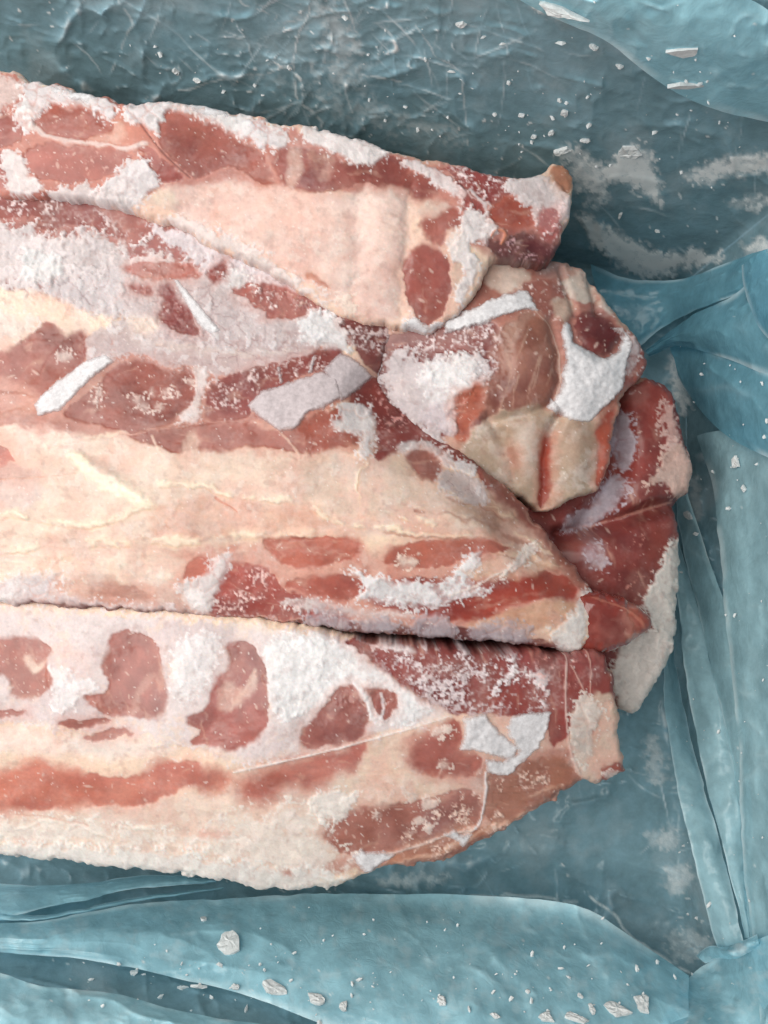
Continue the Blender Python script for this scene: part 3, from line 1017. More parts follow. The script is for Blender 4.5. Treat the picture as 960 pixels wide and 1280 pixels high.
    def plate(s, pts, parent, mat=None, off=1.0, tilt=(0, 0), seed=1, name="frost_plate", rag=2.5, smooth=0, curl=0.8, step=1.5):
        """a loose crust of frost lying on the meat: its own mesh with an edge of about a millimetre"""
        p = np.asarray(pts, float)
        x0, y0 = p.min(0) - 5
        x1, y1 = p.max(0) + 5
        X, Y = np.meshgrid(np.arange(x0, x1, step), np.arange(y0, y1, step))
        wx, wy = fbm(X, Y, 9, seed + 300, 3, 0.65) - 0.5, fbm(X, Y, 9, seed + 301, 3, 0.65) - 0.5
        d = sdf(chaikin(p, smooth) if smooth else p, X + 2 * rag * wx, Y + 2 * rag * wy)
        b = s.at(s.z + s.zo, X, Y)
        cx, cy = p.mean(0)
        n = fbm(X, Y, 22, seed + 302, 4, 0.6) - 0.5
        top = b + 0.5 * off + 0.5 + (X - cx) * tilt[0] + (Y - cy) * tilt[1] + curl * 2.5 * n + curl * 0.9 * (ridged(X, Y, 26, seed + 5, 2) - 0.5)
        top = np.maximum(top, b + 0.6)
        z = np.where(d > 0, top - 0.35 * (1 - np.clip(d / 2.5, 0, 1)) ** 2, np.minimum(b - 0.8, top - 1.2))
        z = np.where(d > -1.6, z, b - 1.2)
        used, f = grid_faces(d > -1.8)
        if not used.any():
            return None
        xy = P(X, Y, s.at(s.zs, X, Y))
        V = np.stack([xy[..., 0], xy[..., 1], z / 1000], -1)
        ed = sstep(-0.5, 6.0, d)
        return new_mesh(name, V[used], f, mat or M_FROST, parent, {"edge": (0.25 + 0.9 * ed)[used]})


def root_at(name, px, py, label, cat, group=None):
    p = P(np.array(float(px)), np.array(float(py)), np.array(-20.0))
    o = empty(name, (p[0], p[1], ZF / 1000), label, cat, group)
    o["kind"] = "thing"
    return o


GRP = "frozen rib slabs packed side by side in the box"

# ---------------- back piece (dark red, lowest)
E = Slab([(760, 500), (800, 466), (826, 470), (846, 490), (856, 520), (859, 550), (869, 578), (872, 602), (862, 622), (852, 642), (851, 690),
          (849, 740), (852, 790), (842, 830), (816, 872), (792, 902), (772, 890), (740, 830), (690, 740), (640, 660), (660, 600), (700, 540)],
         [(800, 490, -42), (840, 520, -47), (770, 560, -52), (800, 600, -40), (855, 600, -54), (760, 650, -56), (715, 665, -46), (720, 690, -40),
          (800, 690, -38), (842, 720, -50), (820, 800, -52), (790, 885, -58), (750, 830, -50), (670, 650, -48), (780, 640, -42), (810, 650, -42)],
         11, r=16, drop=9, base_col=(150, 74, 66))
E.mus([(700, 520), (880, 440), (890, 700), (840, 900), (640, 860), (620, 600)], (150, 70, 63), (124, 54, 52), ang=1.3, flk=0.3, relief=0, glaze=0.7)
E.groove([(700, 668), (742, 662), (780, 650), (815, 637), (856, 628)], 10, 11)
E.groove([(768, 505), (778, 560), (770, 610), (735, 650)], 15, 12)
E.bump(752, 690, 40, 26, 4, 0.5)
E.line([(712, 662), (745, 658), (785, 646), (820, 634), (850, 628)], 1.6, (204, 150, 135), 0.6, 0.3, brk=0.4)
E.fuzz([(828, 560), (852, 548), (866, 580), (872, 606), (856, 622), (838, 616), (824, 600), (816, 606), (806, 600), (832, 586)], (214, 182, 170), 9, 0.9, 0.85, 0.5, 3)
E.fuzz([(822, 508), (838, 500), (850, 530), (852, 560), (838, 568), (830, 545)], (206, 172, 164), 8, 1.0, 0.7, 0.4, 4, 0.15)
E.white([(768, 520), (782, 512), (790, 530), (795, 560), (791, 586), (778, 584), (772, 560), (766, 540)], (190, 182, 192), 3, 4, 3, 0.9, 1.5)
E.white([(762, 592), (780, 590), (787, 608), (774, 626), (762, 644), (740, 660), (716, 662), (706, 652), (728, 642), (748, 632)], (188, 180, 190), 3, 4, 4, 0.9, 1.5)
E.white([(728, 684), (742, 676), (752, 690), (758, 706), (748, 714), (734, 704)], (196, 186, 194), 4, 3, 4, 0.8, 0.8)
E.fuzz([(800, 752), (826, 716), (834, 684), (856, 668), (860, 800), (830, 806)], (216, 210, 204), 8, 0.8, 0.95, 0.9, 5, 0.5)
E.fuzz([(768, 812), (800, 790), (846, 786), (846, 830), (820, 870), (792, 905), (770, 880)], (214, 206, 200), 8, 0.7, 0.95, 0.8, 6, 0.6)
E.speck([(750, 690), (850, 640), (840, 760), (780, 780)], 0.22, (200, 140, 128), 10)
rE = root_at("frozen_meat_piece", 800, 680, "dark red folded piece of frozen meat lying deepest, against the right side of the liner", "frozen meat")
E.build("meat", rE, 0.35)

# ---------------- right-hand rib chunk with the sawn bone face
D = Slab([(430, 450), (470, 400), (530, 370), (590, 330), (640, 316), (690, 322), (722, 330), (742, 352), (762, 380), (780, 394), (797, 418), (806, 440),
          (813, 455), (802, 472), (787, 490), (776, 508), (771, 542), (765, 575), (752, 612), (735, 622), (712, 624), (690, 641), (670, 636), (640, 616),
          (600, 606), (540, 590), (460, 520)],
         [(480, 450, -20), (550, 430, -15), (610, 340, -17), (660, 350, -19), (725, 352, -34), (755, 385, -34), (792, 430, -28), (650, 430, -10), (740, 460, -14),
          (680, 505, -14), (570, 530, -20), (600, 565, -26), (640, 600, -30), (690, 632, -34), (748, 612, -34), (760, 540, -26), (805, 458, -30), (440, 440, -26)],
         23, r=9, drop=6, base_col=(190, 150, 136))
D.mus([(560, 400), (600, 330), (690, 320), (800, 420), (810, 460), (770, 520), (640, 520), (600, 440)], (176, 118, 102), (150, 90, 80), 6, 5, flk=0.6, relief=0, halo=0)
D.mus([(440, 430), (560, 400), (640, 405), (640, 500), (560, 560), (470, 500)], (140, 80, 76), WINE, flk=0)
D.speck([(520, 408), (560, 402), (640, 404), (630, 450), (600, 470), (540, 440), (500, 440)], 0.55, (216, 200, 200), 8)
D.fuzz([(470, 470), (478, 446), (505, 436), (530, 448), (560, 440), (590, 445), (612, 440), (616, 470), (600, 490), (575, 505), (566, 520), (568, 545), (540, 552), (500, 520)], (206, 196, 198), 14, 1.2, 0.92, 0.8, 3, 0.3)
D.white([(524, 470), (548, 452), (575, 458), (592, 476), (580, 500), (556, 505), (535, 500)], FROST, 4, 6, 7, 0.9, 1.0)
D.white([(560, 442), (575, 440), (600, 462), (590, 470), (572, 458)], FROST, 3, 4, 5, 0.9, 0.8)
D.film([(528, 520), (540, 505), (564, 504), (570, 520), (572, 545), (558, 545), (546, 534), (528, 532)], (204, 192, 196))
D.mus([(563, 504), (580, 490), (597, 478), (612, 492), (604, 512), (590, 524), (588, 548), (578, 562), (570, 545), (571, 524)], (200, 120, 92), (176, 92, 74), flk=0.9, warp=4)
D.fat([(600, 320), (643, 332), (668, 346), (650, 366), (606, 362)], (206, 180, 158), (222, 200, 180), 4, blotch=0.15)
D.fat([(664, 318), (700, 322), (716, 345), (690, 352), (668, 342)], (170, 120, 108), (190, 150, 135), 4, blotch=0.15)
D.mus([(650, 360), (685, 345), (716, 366), (698, 402), (680, 390)], (168, 106, 92), (140, 70, 66), flk=1.0)
D.speck([(640, 355), (720, 345), (724, 380), (690, 405), (655, 385)], 0.35, (226, 206, 200), 6)
D.fat([(690, 372), (712, 372), (724, 390), (708, 402), (694, 396)], (196, 160, 136), (206, 174, 150), 3, blotch=0.15)
D.fat([(702, 347), (739, 336), (742, 360), (737, 380), (722, 382), (712, 366)], (196, 180, 162), (206, 190, 172), 2.5, blotch=0.15)
D.fat([(742, 354), (756, 362), (768, 386), (756, 392), (746, 378)], (186, 172, 154), (196, 180, 160), 2.5, blotch=0.15)
D.groove([(738, 336), (740, 362), (748, 392)], 4, 4)
D.groove([(700, 336), (712, 370), (720, 392)], 4, 3)
D.mus([(627, 414), (640, 398), (658, 388), (681, 397), (693, 417), (700, 447), (698, 480), (688, 512), (645, 516), (606, 512), (616, 480), (622, 450)], (160, 108, 90), (134, 80, 70), ang=1.45, flk=0.5, warp=4)
D.fat([(632, 400), (655, 386), (672, 396), (650, 410), (640, 440), (628, 460)], (170, 126, 106), (176, 134, 112), 5, op=0.6, blotch=0.15)
D.mus([(718, 397), (747, 388), (777, 409), (777, 430), (757, 444), (727, 432)], (128, 62, 58), (104, 44, 46), flk=1.0)
D.mus([(780, 440), (800, 425), (814, 452), (800, 474), (784, 490), (778, 470)], (170, 92, 80), (150, 76, 70), flk=0.6)
D.white([(785, 420), (798, 424), (800, 446), (790, 468), (782, 462), (786, 440)], (212, 200, 200), 2.5, 3, 5, 0.85, 0.5)
D.fat([(570, 562), (590, 542), (605, 524), (638, 510), (680, 507), (709, 524), (746, 526), (762, 545), (760, 590), (746, 626), (709, 626), (690, 644), (664, 636), (638, 612), (602, 590)], (164, 140, 114), (184, 160, 132), 5, 5, 0.97, 0.2, 0.4, 0.05, blotch=0.15)
D.fat([(640, 540), (668, 530), (676, 560), (668, 600), (650, 600), (640, 570)], (196, 178, 156), (206, 186, 164), 8, 4, 0.8, blotch=0.15)
D.mus([(673, 560), (680, 546), (691, 545), (689, 580), (687, 620), (680, 634), (671, 626), (674, 597)], (190, 92, 72), (158, 62, 52), 2, 2, 1.5, flk=0.4)
D.mus([(747, 527), (757, 512), (769, 507), (767, 547), (757, 597), (743, 615), (746, 568)], (196, 98, 76), (164, 66, 54), 2, 2, 1.5, flk=0.4)
D.mus([(632, 562), (646, 556), (648, 584), (636, 590)], (180, 124, 100), (176, 110, 90), 5, 3, flk=0, op=0.6)
for i, (a, b) in enumerate([((664, 400), (622, 520)), ((676, 440), (652, 530)), ((690, 462), (668, 528)), ((648, 470), (632, 540)), ((684, 418), (660, 520))]):
    D.line([a, ((a[0] + b[0]) / 2 - 2, (a[1] + b[1]) / 2), b], 1.4, (206, 176, 156), 0.3, 0.2, brk=0.45)  # glints along stretched film, painted as pale lines
D.line([(668, 388), (692, 410), (702, 450), (700, 490), (690, 520)], 1.2, (216, 196, 182), 0.6, 0.4)
D.groove([(700, 520), (682, 556), (680, 630)], 7, 5)
D.groove([(612, 520), (634, 560), (642, 600)], 8, 3)
D.groove([(690, 400), (702, 450), (698, 500), (660, 520), (610, 524)], 7, 3)
D.bump(656, 560, 18, 44, 4, 0.1)
D.bump(718, 570, 20, 46, 4.5, 0.1)
D.bump(655, 450, 30, 50, 3, 0.1)
D.groove([(716, 400), (720, 430), (760, 446), (780, 425)], 6, 2.5)
rD = root_at("frozen_rib_chunk", 670, 500, "tan and brown frozen rib chunk with sawn bone ends, wedged at the right", "frozen ribs")
D.build("meat", rD)
D.plate([(702, 417), (704, 402), (716, 404), (718, 426), (738, 439), (757, 446), (772, 438), (779, 420), (764, 410), (778, 411), (790, 428), (783, 455), (778, 486),
         (757, 508), (737, 529), (714, 527), (698, 514), (690, 505), (702, 482), (706, 450)], rD, off=1.5, tilt=(0.02, 0.0), seed=5, curl=1.3, rag=3)
D.plate([(556, 402), (576, 392), (600, 380), (622, 371), (640, 366), (658, 363), (666, 372), (675, 390), (656, 386), (640, 392), (616, 398), (598, 408), (572, 414), (556, 416)], rD, off=2.2, seed=42, curl=1.0, rag=4.5)
D.plate([(684, 508), (690, 498), (702, 510), (698, 518)], rD, off=0.8, seed=6)

# ---------------- glossy nub under the tip of the middle slab
F = Slab([(722, 740), (750, 742), (790, 752), (815, 766), (823, 784), (803, 802), (780, 814), (752, 822), (722, 820), (705, 790)],
         [(730, 750, -20), (770, 776, -14), (815, 780, -24), (750, 815, -22), (715, 790, -20)], 37, r=20, drop=10, base_col=(150, 70, 62))
F.mus([(700, 730), (830, 740), (830, 830), (700, 830)], (140, 58, 50), (112, 42, 40), relief=0, flk=0.15, glaze=2.2)
F.mus([(782, 760), (812, 768), (822, 786), (800, 798), (788, 780)], (176, 92, 76), (160, 76, 66), flk=0.5)
F.line([(742, 748), (770, 756), (796, 768), (806, 786)], 2, (196, 130, 110), 0.6, 0.5)
rF = root_at("frozen_meat_nub", 770, 780, "small glossy dark red nub of meat beside the middle slab's tip", "frozen meat")
F.build("meat", rF, 0.1)

# ---------------- bottom slab
A = Slab([(-90, 744), (0, 746), (100, 752), (200, 758), (270, 765), (340, 774), (400, 786), (440, 799), (500, 805), (560, 811), (640, 817), (700, 819), (722, 817), (756, 817),
          (766, 830), (769, 852), (771, 880), (779, 900), (778, 930), (786, 968), (770, 976), (750, 982), (730, 976), (716, 986), (700, 1000), (670, 1020), (640, 1036),
          (600, 1058), (560, 1078), (520, 1086), (482, 1086), (452, 1096), (430, 1110), (400, 1116), (360, 1118), (320, 1116), (280, 1106), (230, 1099), (180, 1093),
          (130, 1088), (80, 1081), (40, 1076), (0, 1073), (-90, 1070)],
         [(-80, 770, -7), (300, 790, -5), (700, 830, -11), (-80, 860, 3), (300, 880, 3), (600, 900, -3), (-80, 980, -2), (300, 990, -3), (600, 980, -9), (-80, 1065, -20),
          (200, 1085, -22), (400, 1105, -26), (560, 1070, -24), (690, 1000, -22), (740, 900, -15), (778, 940, -26), (500, 803, -5)],
         51, r=12, drop=7, base_col=(234, 206, 186))
A.fat([(280, 950), (460, 930), (620, 900), (760, 860), (780, 960), (640, 1040), (420, 1080), (300, 1010)], (208, 160, 138), (222, 186, 164), 14, 8, 0.85)
# soft swell of the ribs under the surface
A.z = A.z + 1.4 * np.cos((A.X - 95 + 0.25 * (A.Y - 850)) / 130 * 2 * math.pi) * sstep(500, 380, A.X) * sstep(760, 800, A.Y) * sstep(960, 900, A.Y)
A.fat([(-90, 1000), (200, 1000), (300, 990), (390, 985), (430, 1010), (400, 1060), (430, 1100), (300, 1110), (-90, 1080)], (230, 200, 178), (238, 218, 196), 8)
A.fat([(540, 960), (720, 930), (790, 960), (700, 1010), (600, 1065), (480, 1090), (300, 1100), (450, 1060), (590, 1035)], (190, 130, 112), (206, 156, 136), 6)
A.mus([(620, 960), (690, 945), (712, 950), (730, 976), (700, 998), (640, 1030), (606, 1030), (606, 980)], (170, 116, 96), (150, 90, 78), ang=0.1, op=0.85, flk=0.2)
A.white([(-90, 758), (0, 760), (200, 773), (340, 786), (400, 793), (430, 798), (459, 820), (484, 841), (505, 858), (538, 878), (560, 895), (517, 907), (476, 918), (459, 924),
         (400, 938), (350, 950), (300, 952), (250, 937), (210, 926), (100, 910), (30, 902), (0, 898), (-90, 892)], (226, 214, 215), 4, 6, 5, 0.9, 0.3, grit=0.35)
A.fat([(60, 800), (100, 790), (120, 840), (90, 880), (70, 850)], (224, 212, 212), (232, 224, 224), 12, 8, 0.5)
A.fuzz([(340, 790), (420, 800), (480, 842), (550, 890), (480, 910), (420, 860), (370, 900), (340, 880), (330, 830)], (238, 236, 237), 16, 0.5, 0.9, 0.5, 3, 0.5)
A.fuzz([(220, 800), (260, 790), (280, 800), (262, 850), (230, 880), (210, 860)], (238, 234, 235), 14, 0.6, 0.7, 0.4, 4, 0.4)
A.fuzz([(60, 830), (120, 850), (110, 872), (70, 890), (66, 860)], (238, 234, 235), 14, 0.6, 0.7, 0.4, 8, 0.4)
A.fat([(-90, 900), (60, 912), (190, 925), (230, 938), (160, 952), (60, 940), (-90, 945)], (236, 212, 194), (240, 222, 206), 8)
A.mus([(-40, 800), (0, 797), (25, 795), (50, 799), (66, 812), (56, 824), (62, 837), (69, 849), (56, 870), (29, 877), (12, 870), (16, 857), (0, 841), (-40, 835)], MUS, (150, 92, 84), ang=1.2, warp=2, halo=0.12)
A.fat([(26, 822), (34, 818), (44, 834), (60, 818), (56, 830), (40, 846)], (226, 190, 170), CREAM, 3, 3, 0.7)
A.mus([(133, 812), (140, 791), (158, 786), (183, 794), (198, 808), (204, 824), (208, 845), (209, 897), (167, 898), (129, 896), (121, 882), (103, 874), (110, 867), (133, 866), (137, 853), (125, 837)], MUS, (152, 96, 88), ang=1.2, warp=2, halo=0.12)
A.fat([(170, 860), (186, 842), (196, 848), (188, 862), (174, 870), (172, 896), (160, 896)], (214, 170, 150), (222, 186, 166), 4, 3, 0.35)
A.mus([(281, 806), (300, 801), (319, 810), (329, 824), (337, 841), (335, 878), (338, 903), (329, 918), (308, 932), (287, 944), (267, 934), (232, 933), (254, 913), (233, 907), (237, 893), (258, 886), (267, 849), (283, 841), (287, 824)], (178, 104, 94), (146, 82, 78), ang=1.2, warp=2, halo=0.12)
A.fat([(270, 890), (274, 862), (284, 850), (300, 866), (322, 836), (325, 852), (304, 880), (286, 892)], (204, 150, 130), (222, 186, 166), 4, 3, 0.7)
A.line([(288, 890), (304, 866), (320, 838)], 3.0, (226, 200, 184), 0.4, 0.1, 5)
A.mus([(67, 902), (100, 898), (125, 897), (140, 899), (131, 906), (92, 912)], MUS, MUSD, 1.6, 2)
A.mus([(100, 922), (122, 914), (148, 910), (176, 917), (140, 923), (118, 928)], (190, 126, 114), MUS, 2, 2, op=0.85)
A.mus([(-30, 889), (0, 887), (38, 888), (18, 896), (-30, 898)], MUS, MUSD, 1.6, 2)
A.mus([(-90, 974), (0, 970), (25, 957), (54, 951), (83, 962), (125, 966), (154, 975), (178, 967), (192, 953), (233, 951), (271, 957), (291, 971), (283, 987), (258, 991), (237, 983), (208, 994), (183, 1007), (125, 1008), (62, 1014), (-90, 1015)], (214, 140, 122), (196, 116, 102), ang=0.05, warp=4, edge=7)
A.mus([(292, 988), (317, 970), (354, 957), (400, 943), (459, 926), (462, 941), (443, 962), (405, 978), (385, 990), (367, 976), (336, 1003), (308, 1007)], (200, 124, 108), (180, 104, 92), edge=7)
A.mus([(422, 862), (434, 855), (447, 862), (457, 882), (462, 903), (457, 923), (422, 931), (385, 938), (372, 930), (385, 902), (402, 888)], MUS, (150, 86, 80), edge=2.5)
A.mus([(455, 862), (480, 859), (502, 874), (494, 892), (482, 900), (470, 888)], MUS, (140, 76, 72), warp=4)
A.line([(445, 856), (458, 870), (460, 890), (470, 904)], 3, FROST, 0.9, 0.5, 3)
A.line([(476, 868), (482, 884), (474, 898)], 1.8, FROST, 0.8, 0.4, 3)
# dark granular upper right shoulder
A.mus([(420, 796), (513, 802), (588, 802), (650, 808), (712, 812), (760, 814), (768, 850), (772, 880), (720, 910), (706, 926), (688, 940), (684, 891), (630, 899), (605, 889), (576, 895), (561, 895), (538, 876), (505, 858), (484, 841), (459, 822)], (150, 72, 68), (116, 52, 54), ang=1.4, flk=0, relief=-0.3, glaze=0.4)
A.speck([(450, 808), (540, 806), (620, 812), (660, 830), (690, 870), (680, 892), (600, 892), (560, 892), (500, 850)], 0.58, (206, 192, 194), 10, clump=0.7)
A.speck([(600, 820), (640, 820), (690, 850), (690, 885), (640, 880), (610, 860)], 0.45, (226, 216, 218), 10, clump=1.2)
A.speck([(640, 810), (770, 815), (775, 900), (700, 930)], 0.25, (206, 150, 142), 10, clump=0.5)
A.white([(440, 800), (462, 797), (480, 799), (517, 811), (520, 818), (484, 812)], (224, 212, 212), 2, 2, 2, 0.95, 1.0)
A.mus([(448, 801), (466, 800), (478, 805), (462, 806)], MUS, MUSD, 1.5, 1)
A.mus([(505, 945), (513, 924), (547, 907), (578, 899), (580, 920), (576, 937), (602, 945), (599, 966), (576, 975), (547, 971), (517, 966)], (178, 104, 90), (156, 84, 76), edge=8)
A.fat([(405, 985), (440, 968), (470, 930), (500, 925), (505, 960), (540, 985), (590, 985), (540, 1000), (450, 1008)], (222, 190, 162), (230, 206, 180), 7)
A.mus([(404, 1038), (426, 1017), (463, 1008), (526, 1003), (555, 991), (598, 987), (602, 1012), (597, 1032), (559, 1041), (505, 1062), (463, 1068), (430, 1067), (408, 1054)], (180, 124, 112), (156, 98, 88), ang=-0.15, edge=7, flk=0.9)
A.mus([(500, 1064), (560, 1042), (600, 1034), (640, 1034), (600, 1060), (556, 1080), (500, 1088), (470, 1088)], (200, 140, 110), (176, 112, 90), edge=4, flk=0.3, op=0.8)
for x, y, w, h in [(516, 995, 9, 6), (537, 1005, 12, 7), (524, 1025, 8, 5), (536, 1034, 6, 4), (548, 915, 8, 5), (560, 912, 5, 4), (555, 957, 5, 4), (471, 1020, 5, 3)]:
    A.white([(x - w, y), (x - w * .4, y - h), (x + w * .7, y - h * .8), (x + w, y + h * .2), (x + w * .3, y + h), (x - w * .7, y + h * .7)], (226, 206, 196), 2, 2, 2, 0.85, 0.4)
# frosted fat towards the lower rim
A.fuzz([(390, 995), (420, 985), (445, 990), (440, 1020), (415, 1030), (395, 1020)], (234, 226, 220), 14, 0.8, 0.9, 0.6, 5, 0.2)
A.fuzz([(280, 1010), (400, 1000), (420, 1060), (470, 1075), (440, 1108), (360, 1116), (260, 1105), (240, 1060)], (236, 226, 218), 40, 1.0, 0.7, 0.15, 6, -0.1, 0.35)
A.fuzz([(-90, 1048), (0, 1052), (60, 1055), (120, 1060), (200, 1062), (300, 1080), (420, 1090), (440, 1125), (300, 1125), (100, 1100), (-90, 1085)], (230, 226, 222), 14, 0.7, 0.8, 0.3, 7, 0.2, 0.3)
A.fuzz([(-90, 1025), (60, 1022), (120, 1030), (220, 1040), (300, 1050), (200, 1060), (-90, 1050)], (238, 228, 220), 16, 1.1, 0.6, 0.15, 9, 0.0, 0.3)
A.line([(20, 1038), (60, 1024), (100, 1032), (140, 1048)], 2.2, (244, 232, 222), 0.6, 0.5, 4)
A.line([(150, 1036), (180, 1034), (212, 1030)], 3, (244, 234, 222), 0.6, 0.6, 3)
A.line([(20, 1018), (62, 1022), (110, 1032)], 1.2, (206, 150, 130), 0.5, -0.2, 3)
A.fat([(245, 1040), (285, 1036), (290, 1046), (250, 1050)], (222, 160, 140), (226, 176, 154), 6, 4, 0.6)
# right-hand end: fat with creased film
A.fat([(716, 890), (740, 866), (772, 872), (782, 900), (780, 930), (790, 968), (750, 984), (728, 972), (714, 940)], (206, 178, 152), (218, 196, 172), 4)
A.mus([(752, 958), (772, 950), (788, 966), (768, 976), (750, 980)], (176, 96, 84), (150, 76, 68), flk=0.8)
A.mus([(734, 908), (746, 900), (744, 916), (736, 924)], (176, 110, 92), MUS)
A.white([(712, 905), (722, 884), (731, 866), (748, 882), (752, 900), (738, 922), (740, 940), (726, 955), (716, 934)], (224, 216, 208), 2.5, 4, 5, 0.85, 0.5)
A.white([(754, 968), (766, 962), (776, 968), (762, 976)], (230, 222, 216), 2, 3, 4, 0.9, 0.6)
A.line([(709, 818), (707, 850), (707, 887), (711, 937), (724, 966)], 1.6, (222, 196, 188), 0.8, 0.7, 1)
A.line([(735, 815), (740, 840), (738, 866)], 1.2, (216, 176, 164), 0.7, 0.5, 1)
A.line([(714, 832), (724, 850), (732, 868)], 1.2, (216, 176, 164), 0.7, 0.5, 1)
A.line([(607, 966), (607, 991), (601, 1028), (590, 1038)], 1.8, FROST, 0.85, 0.7, 2)
A.line([(590, 1038), (559, 1043), (505, 1064), (470, 1070)], 1.4, (224, 208, 200), 0.75, 0.6, 1)
A.line([(292, 965), (400, 942), (480, 920), (561, 896)], 1.5, (236, 226, 222), 0.9, 0.8, 0.5)
A.line([(620, 985), (650, 982), (690, 976)], 0.9, (120, 80, 66), 0.5, -0.2, 2)
A.line([(615, 992), (650, 990), (680, 988)], 0.8, (120, 80, 66), 0.4, -0.2, 2)
A.speck([(600, 975), (720, 950), (730, 985), (640, 1040), (520, 1088), (440, 1090)], 0.28, (226, 196, 182), 8, clump=0.8)
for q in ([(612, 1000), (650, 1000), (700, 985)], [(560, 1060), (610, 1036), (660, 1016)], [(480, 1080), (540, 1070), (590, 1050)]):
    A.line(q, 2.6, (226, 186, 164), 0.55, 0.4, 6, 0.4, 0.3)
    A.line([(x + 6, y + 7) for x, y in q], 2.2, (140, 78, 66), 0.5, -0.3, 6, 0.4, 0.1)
rA = root_at("frozen_rib_slab", 350, 930, "bottom slab of ribs, white frosted band with three dark meat patches along it", "frozen ribs", GRP)
A.build("meat", rA)
A.plate([(578, 897), (592, 894), (606, 889), (612, 900), (624, 914), (636, 924), (650, 936), (640, 950), (620, 946), (604, 940), (590, 936), (574, 937), (580, 918)], rA, off=1.6, tilt=(-0.02, 0.0), seed=11, curl=1.2)
A.plate([(632, 908), (640, 894), (663, 889), (688, 890), (685, 914), (672, 938), (652, 954), (634, 968), (610, 967), (606, 948), (628, 952), (648, 938), (636, 922)], rA, off=0.9, seed=13, curl=1.0, rag=4)
A.plate([(553, 1043), (562, 1040), (567, 1034), (574, 1042), (591, 1041), (586, 1052), (580, 1061), (572, 1052)], rA, off=0.8, seed=15)
A.plate([(440, 1070), (447, 1066), (452, 1060), (458, 1066), (468, 1064), (495, 1066), (484, 1076), (470, 1084), (466, 1092), (456, 1090), (446, 1080)], rA, off=1.0, seed=17, rag=3)

# ---------------- middle slab
B = Slab([(-90, 225), (0, 226), (100, 236), (200, 255), (300, 300), (380, 340), (440, 372), (500, 390), (506, 410), (482, 440), (470, 462), (474, 484), (510, 519), (546, 544), (584, 564), (622, 592),
          (655, 630), (680, 662), (714, 697), (744, 734), (746, 774), (738, 802), (722, 818), (700, 812), (640, 806), (560, 800), (480, 795), (430, 790), (400, 785), (340, 778),
          (270, 772), (200, 766), (100, 760), (0, 756), (-90, 753)],
         [(-80, 250, -5), (0, 250, -5), (120, 260, -6), (0, 300, -8), (100, 330, -10), (250, 340, -12), (400, 385, -15), (490, 400, -20), (0, 440, -3), (200, 480, 0), (400, 480, -2), (450, 450, -10), (0, 580, 8),
          (200, 590, 8), (400, 590, 5), (550, 610, 1), (630, 670, -4), (0, 700, 4), (200, 710, 3), (400, 720, 1), (600, 740, -4), (720, 770, -14), (0, 750, -2), (300, 766, -6),
          (500, 785, -11), (680, 803, -18), (468, 478, -17), (510, 521, -18), (546, 546, -18), (600, 585, -18), (660, 660, -19), (732, 738, -21), (440, 500, -1), (500, 557, -1), (600, 606, -3), (690, 700, -8)],
         71, r=8, drop=5, base_col=(230, 200, 178))
B.z = B.z - 5.5 * sstep(34, 0, sdf(chaikin([(476, 478), (520, 516), (590, 566), (650, 634), (740, 735), (720, 742), (664, 686), (606, 622), (560, 574), (500, 560), (452, 540), (440, 500)], 2), B.X, B.Y) * -1) * sstep(380, 480, B.X)
B.fat([(-90, 690), (300, 680), (480, 690), (690, 690), (750, 770), (560, 800), (200, 765), (-90, 760)], (200, 124, 104), (218, 162, 140), 10, 8, 0.9)
B.mus([(130, 548), (260, 524), (430, 505), (474, 545), (430, 572), (260, 575), (160, 560)], (204, 140, 124), (190, 120, 106), 10, 6, op=0.7, flk=0.2, halo=0)
# fat sheet
B.fat([(20, 500), (120, 545), (300, 565), (430, 568), (520, 600), (620, 640), (670, 680), (500, 668), (330, 670), (200, 690), (-90, 720), (-90, 510)], (220, 190, 166), (230, 208, 184), 10)
B.fat([(330, 570), (440, 565), (500, 580), (560, 620), (600, 640), (480, 650), (380, 620), (330, 610)], (200, 168, 144), (214, 186, 162), 12, 8, 0.85)
B.fat([(190, 620), (300, 622), (420, 640), (600, 660), (640, 680), (560, 674), (440, 668), (330, 664), (250, 680), (180, 670)], (214, 156, 126), (224, 176, 146), 8, 6, 0.8)
B.fat([(-90, 690), (80, 690), (220, 690), (250, 720), (150, 735), (60, 720), (-90, 735)], (234, 206, 178), (240, 218, 194), 8)
B.fat([(-90, 592), (40, 598), (60, 620), (30, 640), (-90, 640)], (206, 180, 174), (214, 190, 180), 8, 6, 0.7)
B.mus([(-30, 560), (0, 559), (12, 563), (17, 580), (-30, 590)], (200, 120, 104), MUS)
B.mus([(0, 578), (40, 585), (56, 602), (20, 606), (-20, 600)], (196, 150, 140), (206, 164, 150), 8, 5, op=0.6, flk=0)
B.fat([(0, 520), (60, 520), (110, 545), (100, 570), (40, 560), (0, 550)], (236, 206, 186), (240, 216, 196), 10)
B.fat([(83, 560), (112, 573), (140, 590), (167, 610), (194, 630), (184, 637), (137, 616), (96, 588)], YEL, (248, 236, 208), 5, 3, 0.95, 1.2)
B.bump(138, 598, 70, 12, 2.4, 0.55)
